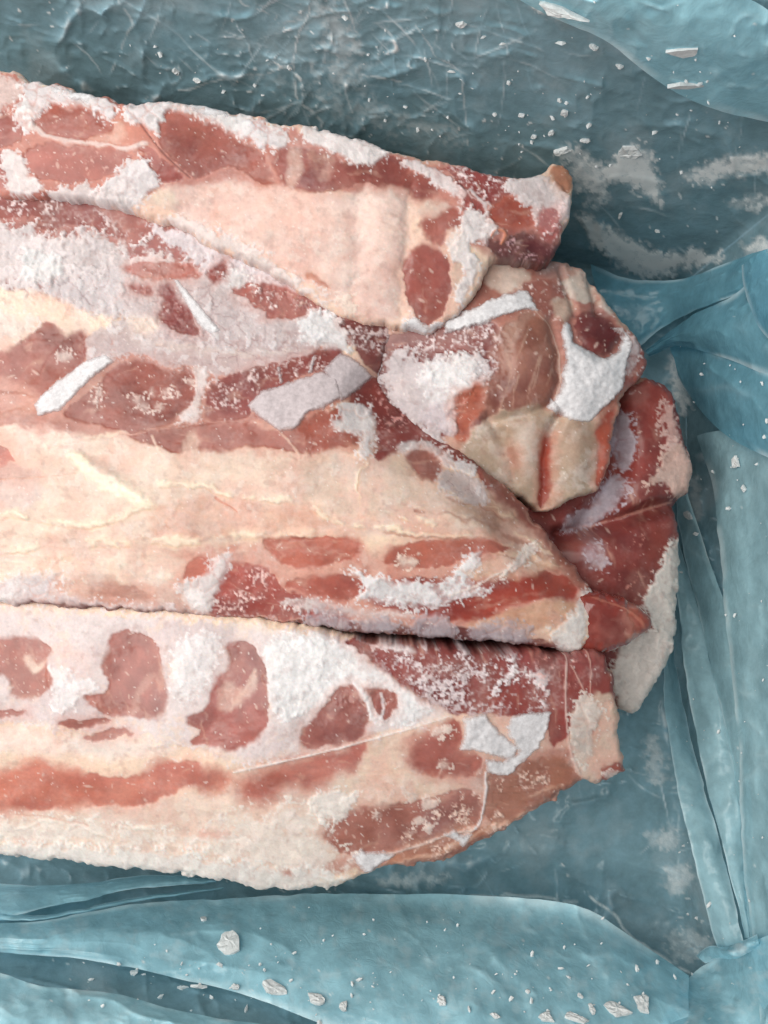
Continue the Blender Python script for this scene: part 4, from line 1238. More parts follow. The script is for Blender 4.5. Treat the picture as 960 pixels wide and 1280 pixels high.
for pts, w in [([(-20, 648), (25, 642), (54, 651), (92, 657), (125, 655), (158, 642), (190, 630)], 4), ([(-20, 690), (33, 684), (83, 678), (137, 678), (188, 676), (233, 678), (292, 672), (333, 667), (400, 667)], 4.5),
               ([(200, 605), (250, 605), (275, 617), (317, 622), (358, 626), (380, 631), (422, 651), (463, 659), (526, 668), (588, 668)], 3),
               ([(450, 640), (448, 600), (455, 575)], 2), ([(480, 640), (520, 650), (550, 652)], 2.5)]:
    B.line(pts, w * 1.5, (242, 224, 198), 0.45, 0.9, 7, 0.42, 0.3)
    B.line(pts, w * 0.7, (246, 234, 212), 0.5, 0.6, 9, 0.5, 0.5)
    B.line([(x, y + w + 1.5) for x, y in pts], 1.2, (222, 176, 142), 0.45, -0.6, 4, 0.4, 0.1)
B.line([(270, 622), (290, 634), (296, 640)], 1.6, (200, 110, 84), 0.7, -0.2, 2)
B.line([(-20, 600), (40, 598), (95, 592)], 1.1, (210, 160, 140), 0.7, -0.5, 1)
B.line([(60, 560), (95, 552), (160, 545), (230, 532), (320, 522)], 1.1, (222, 190, 176), 0.7, 0.6, 0.5)
# upper-left frosted hollow
B.mus([(-90, 225), (160, 250), (300, 300), (430, 380), (450, 440), (250, 440), (100, 380), (-90, 375)], (172, 112, 106), (146, 84, 80), 8, 6, flk=0.4, relief=0, glaze=0.2, halo=0)
B.mus([(-90, 420), (100, 400), (250, 450), (450, 440), (470, 500), (300, 535), (100, 545), (-90, 520)], (190, 130, 118), (172, 104, 94), 10, 6, op=0.85, flk=0.3, relief=0, halo=0)
B.fuzz([(-90, 262), (60, 280), (150, 300), (300, 325), (420, 385), (400, 440), (240, 430), (140, 402), (60, 372), (-90, 370)], (222, 213, 214), 26, 1.2, 0.92, 0.4, 31, 0.25)
B.film([(60, 345), (120, 325), (170, 345), (150, 400), (100, 385)], (206, 196, 198), 5, 6, 4, 0.85, 0.2)
B.mus([(-90, 232), (60, 240), (110, 250), (155, 285), (160, 300), (135, 295), (115, 278), (80, 285), (60, 290), (40, 268), (-90, 262)], (150, 84, 78), (126, 62, 60), flk=0, relief=-0.2, glaze=0.2, warp=5)
B.speck([(-90, 235), (120, 250), (160, 300), (120, 310), (-90, 300)], 0.42, (214, 198, 198), 8, clump=0.8)
B.fuzz([(-90, 275), (40, 285), (70, 295), (120, 280), (150, 310), (130, 345), (60, 360), (20, 345), (-90, 320)], (216, 206, 207), 16, 1.0, 0.95, 0.7, 3, 0.3)
B.fuzz([(28, 322), (48, 310), (72, 322), (88, 345), (60, 352), (30, 346)], (220, 218, 219), 12, 0.9, 0.95, 0.8, 4, 0.5)
B.speck([(150, 290), (220, 285), (300, 320), (250, 340), (180, 325), (130, 320)], 0.55, (216, 204, 204), 8, clump=0.8)
B.fuzz([(180, 275), (240, 285), (300, 320), (400, 365), (420, 395), (360, 375), (290, 350), (250, 335), (200, 305)], (220, 212, 216), 10, 1.1, 0.9, 0.7, 5, 0.2)
B.film([(52, 362), (60, 350), (110, 345), (150, 352), (160, 372), (150, 396), (110, 384), (70, 372)], (202, 192, 194), 3)
B.film([(150, 348), (200, 352), (250, 350), (280, 360), (300, 382), (258, 420), (220, 418), (180, 398), (150, 380)], (198, 182, 182), 3)
B.film([(108, 417), (137, 403), (170, 398), (200, 405), (217, 414), (250, 420), (262, 420), (276, 411), (262, 380), (290, 374), (317, 384), (354, 396), (376, 405), (402, 426), (400, 440), (362, 456), (333, 456), (300, 467), (267, 472),
        (254, 461), (242, 456), (208, 460), (192, 448), (167, 440), (142, 448), (122, 454), (104, 449)], (200, 186, 187), 1.5)
B.film([(240, 455), (262, 466), (258, 480), (246, 505), (252, 526), (228, 530), (224, 518), (242, 505), (244, 478)], (224, 216, 215), 2)
B.mus([(150, 335), (175, 327), (208, 326), (242, 333), (256, 347), (233, 350), (208, 353), (179, 350)], (186, 118, 106), (160, 94, 86), flk=0.3)
B.mus([(160, 356), (185, 356), (194, 368), (178, 372), (164, 366)], (170, 106, 100), MUSD, 3, flk=0)
B.mus([(198, 358), (217, 358), (234, 387), (256, 418), (233, 420), (208, 411), (192, 395), (206, 386)], (140, 76, 74), WINE, flk=0.2)
B.speck([(160, 352), (220, 355), (255, 415), (200, 410)], 0.3, (196, 160, 158), 5)
B.mus([(288, 364), (317, 351), (354, 360), (383, 366), (425, 368), (418, 386), (378, 390), (346, 398), (321, 386), (300, 374)], (176, 108, 98), (146, 80, 76), flk=0.8, warp=5)
B.mus([(262, 340), (274, 322), (286, 330), (284, 346), (270, 358), (262, 352)], (156, 86, 80), MUSD, flk=0, warp=4)
B.speck([(262, 330), (320, 345), (420, 365), (410, 390), (300, 385)], 0.36, (224, 208, 206), 6)
B.white([(285, 345), (300, 335), (312, 352), (300, 358), (286, 362)], (232, 226, 226), 2, 4, 5, 0.9, 0.7)
B.fuzz([(370, 398), (400, 388), (420, 396), (430, 410), (440, 440), (420, 442), (396, 432), (376, 418)], (226, 224, 226), 10, 0.9, 0.95, 0.9, 6, 0.5)
B.mus([(420, 400), (460, 396), (506, 402), (514, 424), (500, 446), (480, 467), (466, 463), (450, 445), (440, 420)], (136, 72, 70), (110, 54, 56), flk=0, warp=3)
B.speck([(420, 398), (470, 396), (505, 410), (490, 440), (450, 440)], 0.55, (200, 184, 184), 6, clump=0.5)
B.mus([(255, 500), (262, 480), (292, 468), (333, 456), (362, 454), (410, 434), (432, 440), (420, 462), (367, 474), (350, 486), (325, 492), (310, 505), (314, 517), (292, 525), (256, 528)], (150, 82, 78), (122, 60, 60), flk=0, relief=-0.3, glaze=0.3)
B.speck([(250, 480), (300, 465), (400, 440), (420, 460), (330, 490), (310, 522), (255, 530)], 0.46, (208, 186, 184), 4, clump=0.5)
# fat shoulder at far left, then the big clear muscles
B.fat([(-90, 366), (0, 364), (40, 362), (80, 378), (120, 392), (150, 400), (110, 412), (100, 430), (40, 440), (-90, 450)], (232, 206, 186), (240, 218, 190), 5)
B.fat([(160, 392), (190, 398), (200, 410), (180, 420), (160, 408)], (220, 196, 178), (226, 206, 188), 6)
B.fuzz([(-90, 390), (20, 390), (50, 400), (30, 424), (-90, 440)], (232, 218, 212), 14, 1.0, 0.7, 0.3, 7, 0.2)
B.mus([(-30, 445), (0, 443), (17, 428), (46, 414), (54, 401), (71, 405), (79, 420), (92, 416), (104, 407), (108, 426), (109, 447), (92, 463), (71, 476), (50, 499), (25, 492), (-30, 490)], (170, 106, 94), (146, 84, 76), ang=-0.6, warp=2, halo=0.2)
B.mus([(-30, 470), (20, 480), (50, 497), (30, 512), (-30, 520)], (206, 150, 134), (214, 170, 152), 6, op=0.7, flk=0.3)
B.line([(48, 470), (58, 446), (72, 432)], 1.6, (150, 84, 80), 0.6, -0.4)
B.white([(68, 442), (82, 438), (92, 446), (84, 452), (72, 450)], (224, 206, 200), 2, 2, 2, 0.7, 0.3)
B.mus([(79, 514), (112, 488), (137, 463), (162, 449), (192, 451), (208, 461), (228, 464), (237, 456), (244, 476), (242, 505), (225, 517), (217, 529), (188, 537), (158, 541), (125, 531), (83, 523)], (166, 100, 88), (140, 78, 70), ang=-0.4, warp=2, halo=0.2, flk=0.3)
for x, y, w, h in [(122, 490, 5, 7), (118, 500, 6, 4), (171, 500, 5, 5), (178, 508, 8, 4), (198, 508, 6, 4), (190, 490, 3, 6), (207, 490, 3, 5), (238, 478, 5, 6), (222, 492, 3, 3)]:
    B.white([(x - w, y), (x, y - h), (x + w, y + h * .2), (x + w * .2, y + h)], (222, 200, 192), 1.6, 2, 2, 0.7, 0.3)
B.mus([(158, 543), (208, 535), (258, 529), (308, 524), (321, 534), (350, 541), (367, 535), (386, 516), (426, 511), (430, 526), (415, 537), (452, 542), (450, 552), (426, 562), (380, 567), (362, 563), (333, 559), (300, 559), (275, 567), (250, 560), (217, 570), (192, 556), (171, 551)], (172, 98, 84), (148, 78, 68), ang=-0.1, warp=3, halo=0.2)
B.fat([(232, 540), (246, 536), (252, 556), (240, 568), (226, 566)], (220, 184, 162), (226, 196, 174), 4, 4, 0.7)
B.line([(350, 541), (366, 556), (374, 570)], 1.6, (224, 192, 174), 0.7, 0.3)
B.line([(190, 545), (196, 562), (206, 572)], 1.4, (236, 210, 194), 0.7, 0.3)
# dark red cut face on the right flank
B.mus([(428, 500), (468, 466), (480, 480), (512, 512), (550, 538), (592, 556), (630, 584), (664, 626), (692, 660), (724, 694), (756, 734), (750, 764), (722, 736), (690, 694), (664, 674), (640, 644), (610, 618), (598, 584), (562, 574), (530, 552), (500, 562), (464, 582), (472, 545), (468, 515)], (150, 66, 60), (118, 46, 46), ang=0.8, flk=0, edge=3, relief=-0.2, glaze=0.4)
B.speck([(440, 495), (470, 472), (520, 518), (580, 562), (560, 575), (520, 552), (470, 570)], 0.36, (202, 146, 140), 6)
B.mus([(606, 578), (650, 622), (704, 688), (750, 732), (724, 738), (676, 684), (624, 624)], (150, 92, 78), (124, 66, 58), ang=0.8, flk=0.2, op=0.8)
B.fat([(540, 600), (600, 604), (650, 650), (690, 690), (660, 684), (600, 660), (560, 640)], (196, 158, 130), (212, 178, 150), 8, 6, 0.85)
B.fat([(590, 610), (640, 645), (690, 692), (720, 730), (690, 716), (640, 690), (600, 660)], (176, 126, 100), (196, 150, 122), 8, 6, 0.8)
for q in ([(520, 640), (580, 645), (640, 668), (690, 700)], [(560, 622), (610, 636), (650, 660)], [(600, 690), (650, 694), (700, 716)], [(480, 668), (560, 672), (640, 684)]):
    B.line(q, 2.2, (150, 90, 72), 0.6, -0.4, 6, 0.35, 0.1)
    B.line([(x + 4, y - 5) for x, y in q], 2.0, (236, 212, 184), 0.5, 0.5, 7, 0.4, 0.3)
B.white([(418, 507), (440, 503), (459, 505), (470, 522), (468, 547), (459, 577), (446, 568), (453, 549), (451, 539), (418, 537), (414, 523), (430, 524)], (226, 220, 220), 2, 3, 4, 0.95, 0.7)
B.white([(497, 558), (526, 548), (547, 558), (560, 571), (597, 579), (599, 596), (576, 589), (555, 581), (547, 569), (517, 564), (505, 564)], (228, 224, 224), 1.6, 3, 4, 0.95, 0.9)
B.mus([(513, 564), (530, 562), (547, 569), (555, 584), (546, 602), (526, 598), (508, 573)], (176, 106, 92), (150, 84, 76), flk=0.3)
B.film([(555, 587), (580, 592), (598, 597), (611, 613), (608, 630), (588, 631), (563, 615), (545, 606)], (204, 190, 190), 2)
# lower muscles of the middle slab
B.mus([(326, 676), (340, 671), (380, 671), (442, 671), (454, 680), (451, 697), (422, 705), (380, 711), (355, 708), (338, 694)], (196, 112, 92), (172, 90, 76), ang=0.05, warp=2)
B.mus([(474, 698), (501, 680), (538, 674), (597, 673), (630, 677), (640, 686), (605, 693), (580, 702), (547, 708), (517, 710), (484, 706)], (194, 114, 94), (170, 92, 78), ang=-0.1, warp=2)
B.mus([(354, 730), (375, 721), (413, 719), (447, 722), (460, 735), (443, 750), (413, 752), (380, 743)], (190, 106, 90), (164, 84, 74), warp=2)
B.mus([(258, 742), (270, 722), (283, 704), (300, 700), (333, 713), (354, 734), (400, 755), (430, 762), (430, 784), (354, 772), (292, 774), (260, 768)], (176, 88, 80), (140, 62, 60), ang=0.4, flk=0.3, warp=5)
B.speck([(262, 760), (285, 705), (330, 712), (400, 756), (400, 780), (270, 772)], 0.42, (226, 190, 184), 6)
B.mus([(225, 727), (234, 706), (244, 696), (262, 694), (272, 704), (268, 716), (250, 720)], (210, 126, 108), (196, 112, 98), 4, op=0.85)
B.fat([(60, 736), (104, 712), (133, 715), (152, 726), (176, 735), (190, 748), (125, 745), (83, 744)], (216, 178, 154), (196, 150, 130), 5, 5, 0.9)
B.mus([(100, 742), (150, 728), (176, 735), (192, 748), (150, 748)], (176, 118, 104), (190, 140, 122), 5, op=0.6, flk=0.2)
B.mus([(458, 740), (470, 724), (640, 716), (672, 716), (705, 720), (728, 734), (720, 752), (680, 748), (647, 754), (613, 774), (580, 776), (540, 768), (470, 760)], (176, 78, 64), (150, 60, 54), ang=-0.1, flk=0.5, warp=3)
B.fat([(560, 712), (620, 700), (660, 690), (700, 700), (690, 716), (640, 724), (600, 726)], (216, 166, 130), (222, 180, 146), 5, 4, 0.85)
B.fat([(576, 780), (630, 768), (672, 752), (712, 750), (728, 758), (700, 778), (660, 796), (600, 798)], (200, 146, 110), (216, 170, 134), 4, 4, 0.92)
B.white([(434, 708), (463, 722), (517, 730), (560, 726), (580, 708), (590, 690), (600, 687), (598, 709), (582, 726), (607, 734), (612, 741), (580, 748), (559, 756), (517, 758), (463, 750), (442, 748), (460, 733)], FROST, 1.6, 3, 4, 0.96, 0.8, 0.4)
B.white([(497, 697), (510, 696), (522, 700), (520, 708), (502, 707)], (236, 214, 200), 2, 2, 2, 0.85, 0.4)
B.white([(628, 722), (640, 704), (660, 686), (672, 680), (674, 688), (659, 703), (638, 716)], (236, 226, 220), 1.6, 2, 4, 0.9, 0.8)
B.line([(560, 745), (600, 730), (640, 706), (662, 696)], 1.2, (236, 220, 210), 0.6, 0.4)
B.white([(-90, 728), (0, 730), (42, 717), (80, 716), (66, 730), (72, 742), (92, 748), (125, 752), (200, 757), (250, 770), (117, 760), (42, 757), (0, 764), (-90, 764)], (228, 220, 220), 2.5, 4, 5, 0.93, 0.6)
B.white([(215, 732), (240, 724), (262, 714), (270, 700), (288, 687), (290, 704), (274, 730), (262, 764), (250, 769), (234, 752)], (230, 222, 221), 2, 4, 5, 0.94, 0.7)
B.white([(340, 752), (380, 748), (420, 756), (450, 762), (520, 766), (500, 772), (400, 766)], (226, 214, 212), 2, 3, 4, 0.9, 0.5)
# lower flank: dark red meat with seam shade painted in, grey frost clumps
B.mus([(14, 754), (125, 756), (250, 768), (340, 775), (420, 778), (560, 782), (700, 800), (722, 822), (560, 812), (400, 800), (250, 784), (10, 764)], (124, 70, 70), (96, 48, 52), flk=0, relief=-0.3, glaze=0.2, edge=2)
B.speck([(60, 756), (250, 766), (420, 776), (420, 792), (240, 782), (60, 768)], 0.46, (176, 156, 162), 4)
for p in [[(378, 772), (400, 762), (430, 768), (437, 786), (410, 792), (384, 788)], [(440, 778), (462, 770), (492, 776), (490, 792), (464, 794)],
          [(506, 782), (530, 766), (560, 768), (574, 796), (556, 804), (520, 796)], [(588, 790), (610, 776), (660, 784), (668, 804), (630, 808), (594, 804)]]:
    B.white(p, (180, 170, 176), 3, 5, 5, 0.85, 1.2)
B.white([(686, 790), (704, 774), (724, 762), (732, 738), (738, 742), (738, 772), (728, 796), (728, 822), (714, 824), (698, 808)], (216, 212, 210), 2.5, 5, 6, 0.92, 1.0)
rB = root_at("frozen_rib_slab", 350, 560, "middle slab of ribs with a broad cream fat sheet tapering to the right", "frozen ribs", GRP)
B.build("meat", rB)
B.plate([(308, 507), (325, 488), (350, 482), (375, 472), (402, 464), (420, 470), (428, 496), (405, 510), (388, 515), (376, 527), (367, 537), (350, 539), (336, 530), (325, 522)], rB, M_LILAC, off=0.9, seed=21, curl=0.5, rag=2.5)
B.plate([(402, 463), (424, 441), (440, 446), (456, 459), (467, 469), (444, 489), (426, 502), (420, 484)], rB, M_LILAC, off=1.4, seed=23, tilt=(0.0, 0.01), curl=0.5, rag=1.5)
B.plate([(42, 506), (56, 490), (72, 476), (108, 450), (132, 443), (143, 452), (112, 475), (92, 496), (75, 514), (48, 520)], rB, M_FROST, off=0.7, seed=25, curl=0.6, rag=1.5)
B.plate([(215, 348), (223, 350), (250, 381), (276, 413), (268, 419), (252, 412), (236, 386)], rB, M_FROST, off=1.3, seed=27, curl=0.4, rag=1.0)
B.plate([(346, 459), (350, 458), (354, 478), (350, 480)], rB, M_FROST, off=0.8, seed=28, curl=0.2, rag=0.6)
B.plate([(390, 446), (395, 443), (390, 466), (385, 467)], rB, M_FROST, off=0.8, seed=29, curl=0.2, rag=0.6)
B.plate([(404, 388), (420, 380), (421, 398), (414, 402)], rB, M_FROST, off=1.0, seed=30, curl=0.5, rag=1.5)

# ---------------- top slab
C = Slab([(-90, 70), (0, 84), (40, 96), (90, 107), (140, 122), (164, 129), (180, 123), (205, 122), (240, 128), (300, 141), (350, 149), (400, 157), (450, 171), (484, 184), (547, 197), (609, 214), (638, 219), (662, 216),
          (680, 214), (690, 203), (704, 203), (718, 214), (721, 238), (711, 268), (698, 306), (690, 328), (664, 331), (630, 320), (616, 322), (606, 346), (592, 372), (562, 404), (530, 416), (496, 408), (452, 402),
          (425, 394), (390, 374), (330, 337), (280, 313), (225, 286), (180, 271), (150, 262), (100, 250), (60, 246), (0, 244), (-90, 238)],
         [(-80, 90, 2), (0, 100, 2), (300, 160, 1), (550, 215, -2), (700, 222, -8), (0, 180, 8), (200, 200, 9), (400, 230, 8), (600, 270, 2), (0, 235, -1), (200, 272, -5), (400, 372, -8), (500, 400, -9), (560, 340, -2), (690, 318, -12), (640, 310, -8)],
         91, r=9, drop=5, base_col=(234, 200, 182), grain_dir=0.35)
C.mus([(-90, 76), (40, 100), (300, 146), (480, 186), (640, 222), (700, 230), (690, 320), (600, 320), (560, 250), (440, 236), (330, 240), (200, 240), (120, 258), (-90, 240)], (206, 142, 128), (184, 112, 102), 8, 6, flk=0.4, relief=0, glaze=0.4, halo=0)
C.fat([(190, 232), (240, 232), (290, 222), (330, 235), (420, 245), (460, 232), (512, 240), (515, 270), (508, 310), (500, 380), (488, 402), (440, 395), (370, 345), (300, 305), (220, 275)], (222, 182, 166), (230, 200, 184), 8)
C.fat([(300, 250), (350, 240), (400, 262), (420, 300), (380, 290), (320, 280)], (226, 176, 156), (232, 190, 170), 12, 8, 0.7)
C.fat([(430, 248), (505, 240), (510, 280), (490, 330), (455, 330), (450, 290)], (236, 204, 186), (240, 214, 198), 8, 6, 0.8, 0.6)
C.groove([(452, 236), (446, 280), (452, 320), (440, 372)], 9, 0.9, 8)
C.groove([(512, 236), (514, 290), (504, 330), (500, 390)], 8, 1.2, 7)
C.groove([(225, 262), (300, 292), (360, 330), (420, 372)], 10, 1.2, 8)
C.bump(350, 275, 60, 24, 2.0, 0.45)
C.bump(478, 300, 24, 60, 2.0, 0.1)
C.fat([(180, 240), (220, 236), (225, 262), (195, 262)], (240, 216, 192), YEL, 6, 4, 0.8, 0.5)
C.mus([(-90, 190), (0, 186), (14, 196), (18, 240), (-90, 240)], (176, 110, 104), (150, 86, 82), 3, flk=0.5)
C.mus([(-40, 135), (0, 135), (17, 147), (33, 160), (30, 175), (10, 184), (-40, 192)], (172, 96, 86), (150, 78, 72))
C.fuzz([(-90, 84), (20, 92), (36, 110), (20, 140), (-90, 134)], (216, 196, 192), 14, 1.1, 0.85, 0.5, 3, 0.3)
C.fat([(100, 150), (150, 150), (164, 168), (150, 178), (112, 180)], (214, 164, 142), (222, 180, 158), 5)
C.mus([(42, 143), (62, 129), (83, 135), (108, 135), (129, 143), (143, 157), (136, 168), (112, 173), (83, 177), (54, 170), (39, 160)], (176, 104, 92), (154, 84, 78), ang=0.1, warp=2)
C.mus([(28, 194), (54, 177), (83, 181), (125, 185), (162, 189), (168, 198), (154, 207), (137, 221), (108, 228), (75, 230), (42, 219), (27, 206)], (180, 104, 92), (158, 82, 76), ang=0.1, warp=3)
C.speck([(50, 190), (120, 188), (150, 205), (110, 222), (60, 218)], 0.36, (230, 200, 190), 8)
C.mus([(196, 158), (200, 143), (213, 137), (233, 145), (250, 152), (271, 154), (288, 168), (300, 177), (329, 185), (334, 206), (346, 228), (329, 232), (308, 215), (288, 206), (271, 212), (250, 223), (238, 220), (221, 206), (200, 185)], (176, 106, 94), (148, 82, 76), ang=0.4, warp=2)
C.mus([(170, 181), (188, 185), (213, 206), (234, 223), (200, 232), (190, 214)], (182, 100, 90), (160, 82, 76), warp=2)
C.line([(168, 142), (186, 170), (212, 200), (238, 222)], 1.3, (110, 62, 62), 0.8, -0.8, 0.5)
C.mus([(340, 186), (360, 180), (380, 186), (405, 190), (434, 206), (463, 198), (482, 191), (509, 202), (514, 218), (538, 220), (552, 235), (546, 244), (522, 249), (505, 236), (463, 231), (443, 227), (422, 240), (397, 243), (376, 235), (350, 230)], (170, 98, 88), (142, 76, 72), ang=0.2, warp=4)
C.fat([(356, 184), (372, 182), (380, 210), (370, 236), (356, 230), (362, 206)], (196, 150, 132), (206, 166, 148), 5, 4, 0.8)
C.fat([(404, 190), (420, 196), (412, 222), (396, 226)], (186, 132, 116), (190, 140, 122), 6, 4, 0.6)
C.white([(33, 97), (62, 105), (104, 114), (140, 126), (148, 143), (139, 151), (121, 137), (96, 131), (71, 127), (50, 137), (40, 158), (33, 170), (24, 158), (18, 147), (30, 122)], FROST, 2, 4, 6, 0.95, 0.9)
C.white([(150, 129), (179, 122), (200, 124), (233, 126), (271, 136), (308, 146), (342, 156), (364, 166), (356, 184), (335, 184), (321, 178), (292, 169), (275, 153), (246, 146), (225, 139), (208, 139), (198, 150), (196, 168), (184, 158), (160, 146)], FROST, 2, 4, 6, 0.96, 1.0)
C.line([(40, 160), (60, 172), (110, 178), (160, 186), (180, 180)], 3.5, (230, 216, 212), 0.85, 0.5, 4)
C.fuzz([(0, 186), (26, 192), (30, 214), (60, 234), (30, 242), (6, 236)], (226, 218, 218), 8, 0.9, 0.9, 0.6, 4, 0.4)
C.fuzz([(118, 240), (148, 216), (170, 194), (186, 205), (196, 230), (182, 246), (176, 262), (150, 264), (125, 256)], (228, 222, 224), 9, 0.9, 0.95, 0.8, 5, 0.45)
C.fuzz([(60, 236), (110, 230), (150, 240), (180, 262), (140, 262), (60, 248)], (220, 210, 210), 8, 1.0, 0.9, 0.6, 6, 0.3)
C.fuzz([(380, 157), (405, 159), (484, 180), (486, 192), (452, 208), (426, 194), (397, 182), (378, 172)], (230, 222, 222), 7, 0.6, 0.97, 0.9, 7, 0.6)
C.fuzz([(500, 196), (534, 203), (555, 221), (578, 234), (604, 242), (616, 260), (588, 258), (567, 244), (547, 236), (530, 215), (513, 216)], (226, 214, 214), 6, 0.8, 0.95, 0.7, 8, 0.5)
C.mus([(545, 204), (600, 214), (640, 222), (634, 250), (612, 258), (585, 236), (560, 222)], (166, 84, 80), (140, 64, 64), flk=0.6, warp=5)
C.speck([(540, 200), (640, 220), (640, 260), (580, 250)], 0.5, (226, 206, 206), 6)
C.mus([(580, 240), (610, 256), (614, 280), (600, 300), (582, 280)], (170, 92, 86), (146, 70, 68), flk=1)
C.line([(575, 225), (590, 250), (606, 282)], 1.2, (110, 70, 70), 0.6, -0.5, 2)
C.line([(590, 238), (604, 252), (612, 270)], 2.4, FROST, 0.8, 0.6, 3)
C.fat([(516, 252), (560, 250), (566, 262), (540, 272), (520, 280)], (216, 180, 160), (224, 196, 176), 4)
C.mus([(522, 278), (547, 268), (563, 252), (577, 264), (577, 282), (555, 293), (560, 303), (542, 307), (529, 294)], (180, 108, 96), (156, 86, 78), warp=3)
C.mus([(504, 328), (517, 310), (538, 305), (556, 318), (564, 343), (564, 370), (552, 394), (536, 408), (519, 399), (508, 368)], (166, 90, 80), (142, 70, 66), ang=1.3, warp=2)
C.fat([(562, 312), (582, 310), (590, 335), (580, 370), (564, 372), (568, 340)], (206, 170, 146), (214, 184, 160), 4)
C.fuzz([(578, 258), (612, 268), (622, 290), (606, 304), (592, 298), (584, 312), (600, 330), (590, 350), (576, 380), (568, 366), (584, 340), (576, 322), (558, 326), (574, 300), (576, 280)], (228, 220, 220), 7, 0.7, 0.95, 0.8, 9, 0.55)
C.white([(560, 300), (574, 284), (580, 300), (576, 320), (562, 322)], (226, 214, 210), 2.5, 3, 4, 0.85, 0.4)
C.mus([(612, 260), (636, 243), (664, 256), (674, 278), (656, 294), (632, 300), (622, 280)], (200, 112, 92), (166, 78, 68), flk=0.6, warp=5)
C.mus([(606, 305), (630, 298), (650, 292), (684, 294), (704, 300), (696, 335), (660, 335), (625, 322)], (118, 62, 64), (90, 40, 46), flk=0, warp=4)
C.speck([(606, 298), (700, 290), (700, 335), (610, 325)], 0.36, (190, 150, 154), 8)
C.fuzz([(632, 226), (663, 216), (690, 226), (712, 243), (715, 268), (690, 295), (676, 286), (667, 264), (651, 249), (634, 240)], (226, 214, 214), 8, 0.7, 0.95, 0.8, 10, 0.5)
C.mus([(672, 270), (684, 258), (698, 262), (704, 286), (690, 304), (676, 296)], (190, 110, 106), (166, 84, 84), flk=1, op=0.8)
C.speck([(668, 250), (716, 250), (700, 310), (670, 300)], 0.45, (226, 204, 204), 6)
C.mus([(687, 211), (704, 203), (718, 216), (716, 238), (704, 240), (692, 228)], (206, 150, 116), (190, 128, 100), flk=0.6, warp=2)
C.line([(614, 296), (618, 288), (628, 288), (632, 294), (626, 304)], 2.2, (214, 140, 112), 0.9, 1.0, 1)
C.line([(270, 308), (320, 332), (370, 362), (400, 372)], 1.2, (200, 140, 120), 0.5, -0.4, 3)
C.mus([(382, 338), (396, 346), (414, 362), (404, 362), (388, 350)], (206, 150, 130), (196, 136, 118), 2, flk=0)
C.fuzz([(200, 262), (260, 280), (330, 318), (400, 362), (420, 388), (390, 374), (320, 336), (250, 302), (200, 282)], (226, 214, 212), 9, 1.2, 0.85, 0.5, 11, 0.1)
C.fuzz([(420, 366), (440, 372), (446, 392), (428, 392)], (232, 214, 202), 8, 0.8, 0.8, 0.4, 12, 0.2)
C.white([(500, 402), (516, 396), (526, 408), (536, 414), (562, 402), (580, 384), (602, 374), (600, 390), (566, 412), (536, 426), (510, 418)], FROST, 2, 3, 4, 0.97, 0.9)
rC = root_at("frozen_rib_slab", 330, 240, "top slab of ribs with frosted edge, round end stub at its right tip", "frozen ribs", GRP)
C.build("meat", rC)
C.plate([(505, 401), (520, 397), (534, 408), (552, 402), (562, 400), (556, 412), (540, 424), (520, 420)], rC, M_FROST, off=0.8, seed=41, curl=0.8, rag=4)
C.plate([(546, 176), (553, 172), (558, 178), (566, 182), (560, 194), (552, 198), (546, 190)], rC, M_FROST, off=1.5, seed=43, rag=2)
C.plate([(226, 128), (250, 126), (280, 136), (286, 146), (262, 146), (240, 138)], rC, M_FROST, off=0.8, seed=45, rag=4)
C.plate([(64, 108), (90, 112), (120, 120), (112, 132), (84, 124), (66, 120)], rC, M_FROST, off=0.8, seed=47, rag=4)

# ------------------------------------------------------------------ ice flakes lying on the liner
EPS = 3.0


def liner_point(px, py, lift):
    q = []
    for dx, dy in ((0, 0), (EPS, 0), (0, EPS)):
        a, b = np.array(float(px + dx)), np.array(float(py + dy))
        q.append(P(a, b, top_z(a, b)))
    n = np.cross(q[2] - q[0], q[1] - q[0])
    n = n / (np.linalg.norm(n) + 1e-12)
    if n[2] < 0:
        n = -n
    return q[0] + n * lift / 1000, n


def top_z(px, py):
    return samp(ZTOP, px, py)


# highest film surface over each point of the liner grid, so flakes rest on folds too
bpy.context.view_layer.update()
ZTOP = ZL.copy()
for o in liner.children:
    if o.name.startswith("liner_fold"):
        co = np.empty(len(o.data.vertices) * 3, np.float32)
        o.data.vertices.foreach_get("co", co)
        co = co.reshape(-1, 3) * 1000
        k = MM * (H - co[:, 2]) / H
        ppx, ppy = co[:, 0] / k + 480, 640 - co[:, 1] / k
        i = np.round((ppx - gx[0]) / LS).astype(int)
        j = np.round((ppy - gy[0]) / LS).astype(int)
        for di in (-1, 0, 1):
            for dj in (-1, 0, 1):
                m = (i + di >= 0) & (i + di < len(gx)) & (j + dj >= 0) & (j + dj < len(gy))
                np.maximum.at(ZTOP, ((j + dj)[m], (i + di)[m]), co[m, 2])


